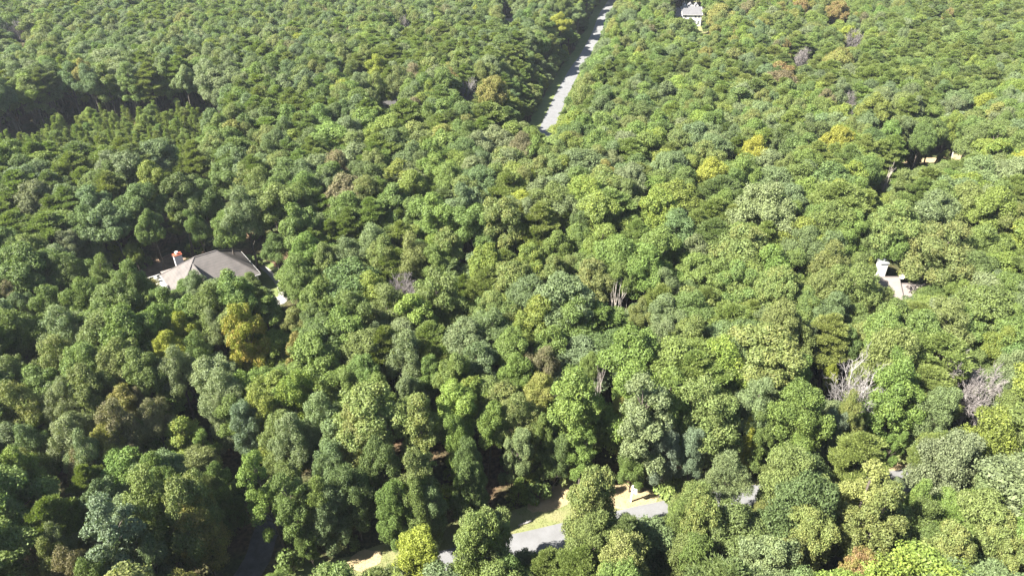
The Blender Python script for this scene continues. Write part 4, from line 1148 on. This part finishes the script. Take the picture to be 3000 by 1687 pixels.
def walls(root, x0, x1, y0, y1, eave, mat, ridge=None, along='x'):
    mb = MB().box(x0, x1, y0, y1, -0.6, eave)
    if ridge:
        if along == 'x':
            ym = (y0 + y1) / 2
            for x in (x0, x1 - 0.2):
                mb.add([(x, y0, eave), (x, y1, eave), (x, ym, ridge), (x + .2, y0, eave), (x + .2, y1, eave), (x + .2, ym, ridge)], [(0, 2, 1), (3, 4, 5), (0, 3, 5, 2), (1, 2, 5, 4), (0, 1, 4, 3)])
        else:
            xm = (x0 + x1) / 2
            for y in (y0, y1 - 0.2):
                mb.add([(x0, y, eave), (x1, y, eave), (xm, y, ridge), (x0, y + .2, eave), (x1, y + .2, eave), (xm, y + .2, ridge)], [(0, 1, 2), (3, 5, 4), (0, 2, 5, 3), (1, 4, 5, 2), (0, 3, 4, 1)])
    return mb.build('wall', mat, root)

def gable_roof(root, x0, x1, y0, y1, eave, ridge, mat, trim, along='x', over=0.45, t=0.16):
    """two slopes, a ridge cap, barge boards and gutters"""
    if along == 'x':
        ym = (y0 + y1) / 2; k = (ridge - eave) / ((y1 - y0) / 2); e = eave - over * k
        A, B, C_, D = (x0 - over, y0 - over, e), (x1 + over, y0 - over, e), (x1 + over, ym, ridge), (x0 - over, ym, ridge)
        E, G = (x1 + over, y1 + over, e), (x0 - over, y1 + over, e)
        cap = ((x0 - over, ym, ridge), (x1 + over, ym, ridge))
        ends = [(A, D), (D, G), (B, C_), (C_, E)]; gut = [(A, B), (G, E)]
        s1, s2 = [A, B, C_, D], [D, C_, E, G]
    else:
        xm = (x0 + x1) / 2; k = (ridge - eave) / ((x1 - x0) / 2); e = eave - over * k
        A, B, C_, D = (x0 - over, y0 - over, e), (xm, y0 - over, ridge), (xm, y1 + over, ridge), (x0 - over, y1 + over, e)
        E, G = (x1 + over, y0 - over, e), (x1 + over, y1 + over, e)
        cap = ((xm, y0 - over, ridge), (xm, y1 + over, ridge))
        ends = [(A, B), (B, E), (D, C_), (C_, G)]; gut = [(A, D), (E, G)]
        s1, s2 = [A, B, C_, D], [B, E, G, C_]
    up = Vector((0, 0, t + 0.02))
    o1 = MB().slab([Vector(p) + up for p in s1], t).build('roof_slope', mat, root)
    MB().slab([Vector(p) + up for p in s2], t).build('roof_slope', mat, root)
    MB().bar(Vector(cap[0]) + up * 1.1, Vector(cap[1]) + up * 1.1, 0.22, 0.09).build('ridge_cap', mat, o1)
    for a, b in ends: MB().bar(Vector(a) + up * 0.4, Vector(b) + up * 0.4, 0.10, 0.24).build('barge_board', trim, root)
    for a, b in gut: MB().bar(Vector(a) + Vector((0, 0, .08)), Vector(b) + Vector((0, 0, .08)), 0.13, 0.12).build('gutter', trim, root)

def hip_roof(root, x0, x1, y0, y1, eave, ridge, mat, trim, over=0.5, t=0.16):
    x0, x1, y0, y1 = x0 - over, x1 + over, y0 - over, y1 + over
    ym, hh = (y0 + y1) / 2, (y1 - y0) / 2
    up = Vector((0, 0, t + 0.02))
    A, B, C_, D = (x0, y0, eave), (x1, y0, eave), (x1, y1, eave), (x0, y1, eave)
    R1, R2 = (x0 + hh, ym, ridge), (x1 - hh, ym, ridge)
    first = None
    for s in ([A, B, R2, R1], [B, C_, R2], [C_, D, R1, R2], [D, A, R1]):
        o = MB().slab([Vector(p) + up for p in s], t).build('roof_slope', mat, root)
        first = first or o
    for a, b in ((R1, R2), (A, R1), (D, R1), (B, R2), (C_, R2)):
        MB().bar(Vector(a) + up * 1.08, Vector(b) + up * 1.08, 0.24, 0.08).build('ridge_cap', mat, first)
    for a, b in ((A, B), (B, C_), (C_, D), (D, A)):
        MB().bar(Vector(a) + Vector((0, 0, .06)), Vector(b) + Vector((0, 0, .06)), 0.14, 0.18).build('gutter', trim, root)

# --- the hip-roofed house
cx, cy = -59.1, 117.3
A_ = empty('house', (cx, cy, gz(cx, cy)), math.atan2(0.61, 0.79))
tag(A_, 'house with dark hipped roof and chimney with orange rim, in a clearing', 'house')
walls(A_, -7.4, 7.4, -5.3, 5.3, 3.55, M['siding'])
hip_roof(A_, -7.4, 7.4, -5.3, 5.3, 3.55, 8.2, M['roof_grey'], M['white'])
walls(A_, -6.6, 1.0, -8.6, -5.3, 3.4, M['siding'], 6.9, 'y')
gable_roof(A_, -6.6, 1.0, -8.6, 0.0, 3.45, 7.4, M['roof_grey'], M['white'], 'y', 0.4)
ch = MB().box(-4.95, -3.5, 3.15, 4.25, 2.0, 8.0).build('chimney', M['grey_siding'], A_)
MB().box(-5.03, -3.42, 3.07, 4.33, 8.0, 8.12).build('chimney_rim', M['orange_cap'], ch)
MB().tube([(-4.25, 3.7, 8.12), (-4.25, 3.7, 8.45)], [0.2, 0.2], 10).tube([(-4.25, 3.7, 8.5), (-4.25, 3.7, 8.62), (-4.25, 3.7, 8.7)], [0.34, 0.34, 0.1], 10).build('flue_cap', M['white'], ch)
MB().slab([(-7.4, 5.85, 3.6), (-3.6, 5.85, 3.6), (-3.6, 8.0, 3.2), (-7.4, 8.0, 3.2)], 0.14).build('porch_roof', M['roof_tan'], A_)
for xx in (-7.2, -3.8): MB().box(xx - .06, xx + .06, 7.78, 7.9, 0, 3.05).build('porch_post', M['white'], A_)
dk = MB().box(-12.6, -7.46, 1.6, 9.4, 0.75, 0.95).build('deck', M['white'], A_)
for q in range(6):
    x = -12.5 + q * 0.98
    MB().box(x - .05, x + .05, 9.25, 9.35, -0.5, 1.95).build('railing_post', M['white'], dk)
for q in range(6):
    y = 1.7 + q * 1.3
    MB().box(-12.55, -12.45, y - .05, y + .05, -0.5, 1.95).build('railing_post', M['white'], dk)
MB().bar((-12.5, 9.3, 2.0), (-7.5, 9.3, 2.0), 0.12, 0.08).bar((-12.5, 1.7, 2.0), (-12.5, 9.2, 2.0), 0.12, 0.08).bar((-12.5, 9.3, 1.45), (-7.5, 9.3, 1.45), 0.05, 0.05).bar((-12.5, 1.7, 1.45), (-12.5, 9.2, 1.45), 0.05, 0.05).build('hand_rail', M['white'], dk)
for x in (-5.5, -1.5, 2.5, 5.5): window(A_, x, 5.3, 1.0, 1.1, 1.4, 'y', 1)
for x in (2.4, 5.2): window(A_, x, -5.3, 1.0, 1.2, 1.4, 'y', -1)
for y in (-3.0, 0.5, 3.5): window(A_, 7.4, y, 1.0, 1.0, 1.4, 'x', 1)
window(A_, -7.4, -2.8, 1.2, 1.2, 1.3, 'x', -1)
door(A_, -7.4, 1.0, 1.6, 2.4, 'x', -1)
door(A_, 1.2, -5.3, 1.0, 2.2, 'y', -1)
def on(root, x, y, z=0.0):
    c, s = math.cos(root.rotation_euler.z), math.sin(root.rotation_euler.z)
    return Vector((root.location.x + c * x - s * y, root.location.y + s * x + c * y, root.location.z + z))
# on its deck: a dark table in place of a grill and its shadow
tb = empty('stand_in_table', on(A_, -9.9, 5.2, 0.95))
tag(tb, 'dark round table in place of a grill and its shadow on the white deck', 'table')
MB().tube([(0, 0, 0.70), (0, 0, 0.75)], [0.75, 0.75], 20).build('table_top', M['dark'], tb)
MB().tube([(0, 0, 0), (0, 0, 0.04), (0, 0, 0.06), (0, 0, 0.70)], [0.35, 0.35, 0.05, 0.05], 10).build('pedestal', M['dark'], tb)
for q in range(3):
    an = q * 2.1 + 0.4
    c = empty('patio_chair', on(A_, -9.9, 5.2, 0.95) + Vector((math.cos(an) * 1.15, math.sin(an) * 1.15, 0)), an + math.pi / 2)
    tag(c, ['dark patio chair nearest the house wall', 'dark patio chair on the far side of the round table', 'dark patio chair on the near side of the round table'][q], 'chair', 'patio chairs on the deck')
    MB().box(-.25, .25, -.25, .25, .42, .46).build('seat', M['dark'], c)
    MB().box(-.25, .25, -.29, -.25, .46, .92).build('backrest', M['dark'], c)
    for sx in (-.22, .22):
        for sy in (-.22, .22): MB().box(sx - .02, sx + .02, sy - .02, sy + .02, 0, .42).build('leg', M['dark'], c)
tk = MB().tube([(0, 0, 0), (0, 0, .08), (0, 0, .9), (0, 0, 1.1), (0, 0, 1.2)], [.3, .38, .42, .34, .12], 14).build('tank', M['white'], smooth=True)
tk.location = on(A_, -8.4, 8.6, 0.95)
tag(tk, 'white rounded tank standing at the deck railing', 'tank')

# --- the house with the white chimney
cx, cy = 69.5, 110.6
B_ = empty('house', (cx, cy, gz(cx, cy)))
tag(B_, 'house with pinkish tan roof and tall white chimney half hidden by trees', 'house')
walls(B_, -10.5, 1.9, -5.0, 5.0, 3.4, M['white'], 7.0)
gable_roof(B_, -10.5, 1.9, -5.0, 5.0, 3.4, 7.0, M['roof_tan'], M['roof_dull'], 'x', 0.35)
walls(B_, 2.35, 8.0, -4.9, 4.0, 2.9, M['white'], 5.9)
gable_roof(B_, 2.75, 8.0, -5.4, 3.9, 2.9, 6.0, M['roof_tan'], M['white'], 'x', 0.35)
MB().slab([(4.4, -0.6, 6.06), (6.5, -6.6, 3.0), (8.9, -6.6, 2.4), (8.9, -0.6, 6.0)], 0.12).build('roof_slope', M['roof_tan'], B_)
ch = MB().box(-1.6, -0.2, 0.5, 2.0, 3.0, 9.7).build('chimney', M['white'], B_)
MB().box(-1.72, -0.08, 0.38, 2.12, 9.7, 9.85).build('chimney_rim', M['metal'], ch)
MB().tube([(-0.75, 1.3, 9.85), (-0.75, 1.3, 10.15)], [.2, .2], 10).tube([(-0.75, 1.3, 10.2), (-0.75, 1.3, 10.35), (-0.75, 1.3, 10.45)], [.33, .33, .1], 10).build('flue_cap', M['metal'], ch)
for x in (-8.5, -5.5, -2.5): window(B_, x, -5.0, 1.0, 1.2, 1.4, 'y', -1)
for x in (-8.0, -4.0, 0.0): window(B_, x, 5.0, 1.0, 1.2, 1.4, 'y', 1)
window(B_, 5.2, -4.9, 1.0, 1.4, 1.3, 'y', -1)
window(B_, 8.0, 0.0, 1.0, 1.2, 1.3, 'x', 1)
door(B_, 0.6, -5.0, 1.0, 2.2, 'y', -1)
dk = MB().box(-15.5, -10.55, -4.0, 4.0, 0.8, 1.0).build('deck', M['white'], B_)
for y in (-3.9, -1.9, 0.1, 2.1, 3.9): MB().box(-15.45, -15.35, y - .05, y + .05, -0.5, 2.0).build('railing_post', M['white'], dk)
MB().bar((-15.4, -3.9, 2.04), (-15.4, 3.9, 2.04), 0.12, 0.08).build('hand_rail', M['white'], dk)
ds = empty('satellite_dish', (72.6, 111.2, gz(72.6, 111.2) + 6.05))
tag(ds, 'white satellite dish on the lower roof beside the white chimney', 'dish')
mb = MB(); ring = []
ax = Vector((-0.4, -0.75, 0.55)).normalized(); s_ = ax.cross(Vector((0, 0, 1))).normalized(); u_ = s_.cross(ax)
for k, (rr, dd) in enumerate(((0.02, 0), (0.25, 0.03), (0.46, 0.1))):
    for q in range(16):
        a = q * math.pi / 8
        mb.v.append(tuple(Vector((0, 0, 0.85)) + (s_ * math.cos(a) + u_ * math.sin(a)) * rr + ax * dd))
for k in range(2):
    for q in range(16): mb.f.append((k * 16 + q, k * 16 + (q + 1) % 16, (k + 1) * 16 + (q + 1) % 16, (k + 1) * 16 + q))
mb.build('reflector', M['white'], ds, True)
MB().tube([(0, 0, 0), (0, 0, .85)], [.03, .03], 6).build('mast', M['metal'], ds)
MB().bar(Vector((0, 0, .85)), Vector((0, 0, .85)) + ax * 0.5 - u_ * 0.15, 0.03).build('feed_arm', M['metal'], ds)
po = MB().box(-.09, .09, -.09, .09, -0.3, 3.2).box(-.13, .13, -.13, .13, 3.2, 3.3).build('post', M['white'])
po.location = (78.9, 110.2, gz(78.9, 110.2))
tag(po, 'white post at the end of the tan roof', 'post')

# --- the white two storey house far off
cx, cy = 84.4, 350.0
C_H = empty('house', (cx, cy, gz(cx, cy)), math.radians(-3))
tag(C_H, 'white two storey house with pale grey roof in a far clearing', 'house')
walls(C_H, -4.4, 4.4, -5.0, 5.0, 5.2, M['white'], 7.4)
gable_roof(C_H, -4.4, 4.4, -5.0, 5.0, 5.2, 7.6, M['roof_pale'], M['white'], 'x', 0.4)
walls(C_H, -8.6, -4.4, -4.4, 4.4, 4.2, M['white'], 6.4)
gable_roof(C_H, -8.6, -4.85, -4.4, 4.4, 4.2, 6.9, M['roof_pale'], M['white'], 'x', 0.35)
walls(C_H, 4.4, 6.0, -1.0, 4.0, 4.8, M['white'])
gable_roof(C_H, 4.85, 6.0, -1.0, 4.0, 4.8, 6.2, M['roof_pale'], M['white'], 'x', 0.3)
for x in (-2.7, 0.0, 2.7):
    w = 0.8 if x else 1.1
    dm = MB().box(x - w, x + w, 1.5, 4.6, 6.4, 7.9).add([(x - w, 1.5, 7.9), (x + w, 1.5, 7.9), (x, 1.5, 8.9), (x - w, 4.6, 7.9), (x + w, 4.6, 7.9), (x, 4.6, 8.9)], [(0, 1, 2), (3, 5, 4)]).build('dormer', M['white'], C_H)
    MB().slab([(x - w - .15, 1.3, 7.8), (x, 1.3, 9.0), (x, 4.8, 9.0), (x - w - .15, 4.8, 7.8)], 0.1).slab([(x, 1.3, 9.0), (x + w + .15, 1.3, 7.8), (x + w + .15, 4.8, 7.8), (x, 4.8, 9.0)], 0.1).build('dormer_roof', M['roof_pale'], dm)
for x in (-3.0, 1.6, 3.2):
    window(C_H, x, -5.0, 3.9, 0.9, 1.2, 'y', -1)
    window(C_H, x, -5.0, 1.0, 0.9, 1.3, 'y', -1)
for x in (-7.6, -6.0): window(C_H, x, -4.4, 1.1, 0.9, 1.3, 'y', -1)
door(C_H, -0.6, -5.0, 1.0, 2.2, 'y', -1)
MB().box(-7.1, -6.8, -1.6, -1.3, 6.0, 6.75).build('roof_vent', M['dark'], C_H)

# --- two roofs glimpsed in the far woods
for (px, py, dz, lab, rz, mat) in ((1493, 62, 4.8, 'small far house with tan grey gable roof left of the straight road', 0.5, M['roof_tan']), (1143, 303, 4.6, 'house with dull grey roof glimpsed between pines', 0.9, M['roof_dull'])):
    p = at(px, py, dz)
    h_ = empty('house', (p.x, p.y, gz(p.x, p.y)), rz)
    tag(h_, lab, 'house')
    walls(h_, -5, 5, -3.6, 3.6, 3.2, M['siding'], 5.8)
    gable_roof(h_, -5, 5, -3.6, 3.6, 3.2, 5.8, mat, M['white'], 'x', 0.4)
    for x in (-3, 0.2, 3): window(h_, x, -3.6, 1.0, 1.0, 1.3, 'y', -1)
    door(h_, 1.6, -3.6, 0.95, 2.1, 'y', -1)

# ------------------------------------------------------------------ small things by the road
p = at(1848, 1470)
sp = empty('sign_post', p, -0.5)
tag(sp, 'white wooden sign post with hanging panel on dry ground by the road', 'sign post')
MB().box(-.09, .09, -.09, .09, -0.4, 3.05).build('post', M['white'], sp)
MB().box(-.14, .14, -.14, .14, 3.05, 3.13).box(-.07, .07, -.07, .07, 3.13, 3.25).build('post_cap', M['white'], sp)
MB().box(.09, 0.72, -.05, .05, 2.72, 2.82).build('arm', M['white'], sp)
MB().box(.20, 0.66, -.025, .025, 1.85, 2.60).build('panel', M['white'], sp)
MB().box(.30, .315, -.008, .008, 2.60, 2.72).build('hanger', M['dark'], sp)
MB().box(.55, .565, -.008, .008, 2.60, 2.72).build('hanger', M['dark'], sp)
a, b = at(1519, 1541), at(1557, 1527)
lg = empty('fallen_log', (a + b) / 2, math.atan2(b.y - a.y, b.x - a.x))
tag(lg, 'weathered grey log lying on the verge above the road', 'log')
ln = (b - a).length / 2
MB().tube([(-ln, 0, .14), (-ln * .4, .05, .15), (ln * .3, -.03, .16), (ln, 0, .16)], [.10, .14, .15, .17], 8).build('log', M['dead_wood'], lg, True)
MB().tube([(ln * .2, 0, .2), (ln * .45, .22, .42)], [.05, .025], 5).build('branch_stub', M['dead_wood'], lg)
p = at(2786, 466)
wp = empty('marker_post', p)
tag(wp, 'white marker post on the dirt track by the dark pine', 'post')
MB().box(-.08, .08, -.08, .08, -.3, 1.9).build('post', M['white'], wp)
MB().box(-.11, .11, -.11, .11, 1.9, 1.98).build('post_cap', M['white'], wp)

# grass along the road
rng = np.random.default_rng(9)
M['grass'] = simple('grass_blades', (0.14, 0.165, 0.055), (0.20, 0.185, 0.09), 0.45, 0.9, spec=0.15)
P = []
for i in range(30000):
    k = rng.integers(0, len(near_path) - 1)
    p = near_path[k]; d = (near_path[k + 1] - p).normalized(); nn = Vector((-d.y, d.x))
    s = rng.uniform(2.95, 6.9) if rng.random() < 0.75 else -rng.uniform(2.95, 5.2)
    q = p + nn * s + d * rng.uniform(0, 1.5)
    P.append((q.x, q.y, gz(q.x, q.y) + 0.04))
P = np.array(P)
D = unit(np.array([0, 0, 1.0]) + rng.normal(0, 0.45, P.shape))
V = needle_tris(P, D, rng.uniform(0.08, 0.24, len(P)), rng.uniform(0.02, 0.05, len(P)), rng)
gr = bpy.data.objects.new('grass', quads_mesh('grass', V, 3, rng.random(len(P)), rng.random(len(P)), M['grass']))
link(gr)
tag(gr, 'short dry grass growing on the road verge', 'grass', kind='stuff')

# ------------------------------------------------------------------ the air
hz = MB().box(-700, 700, -60, 700, -9, CAM_H + 6)
m, nt, N, L = new_mat('haze')
out = N.new('ShaderNodeOutputMaterial')
pv = N.new('ShaderNodeVolumePrincipled')
pv.inputs['Color'].default_value = (0.86, 0.92, 1.0, 1)
pv.inputs['Density'].default_value = 0.0001
pv.inputs['Anisotropy'].default_value = 0.2
L.new(pv.outputs[0], out.inputs['Volume'])
ho = hz.build('haze', m)
tag(ho, 'thin pale haze in the air over the woods', 'haze', kind='stuff')
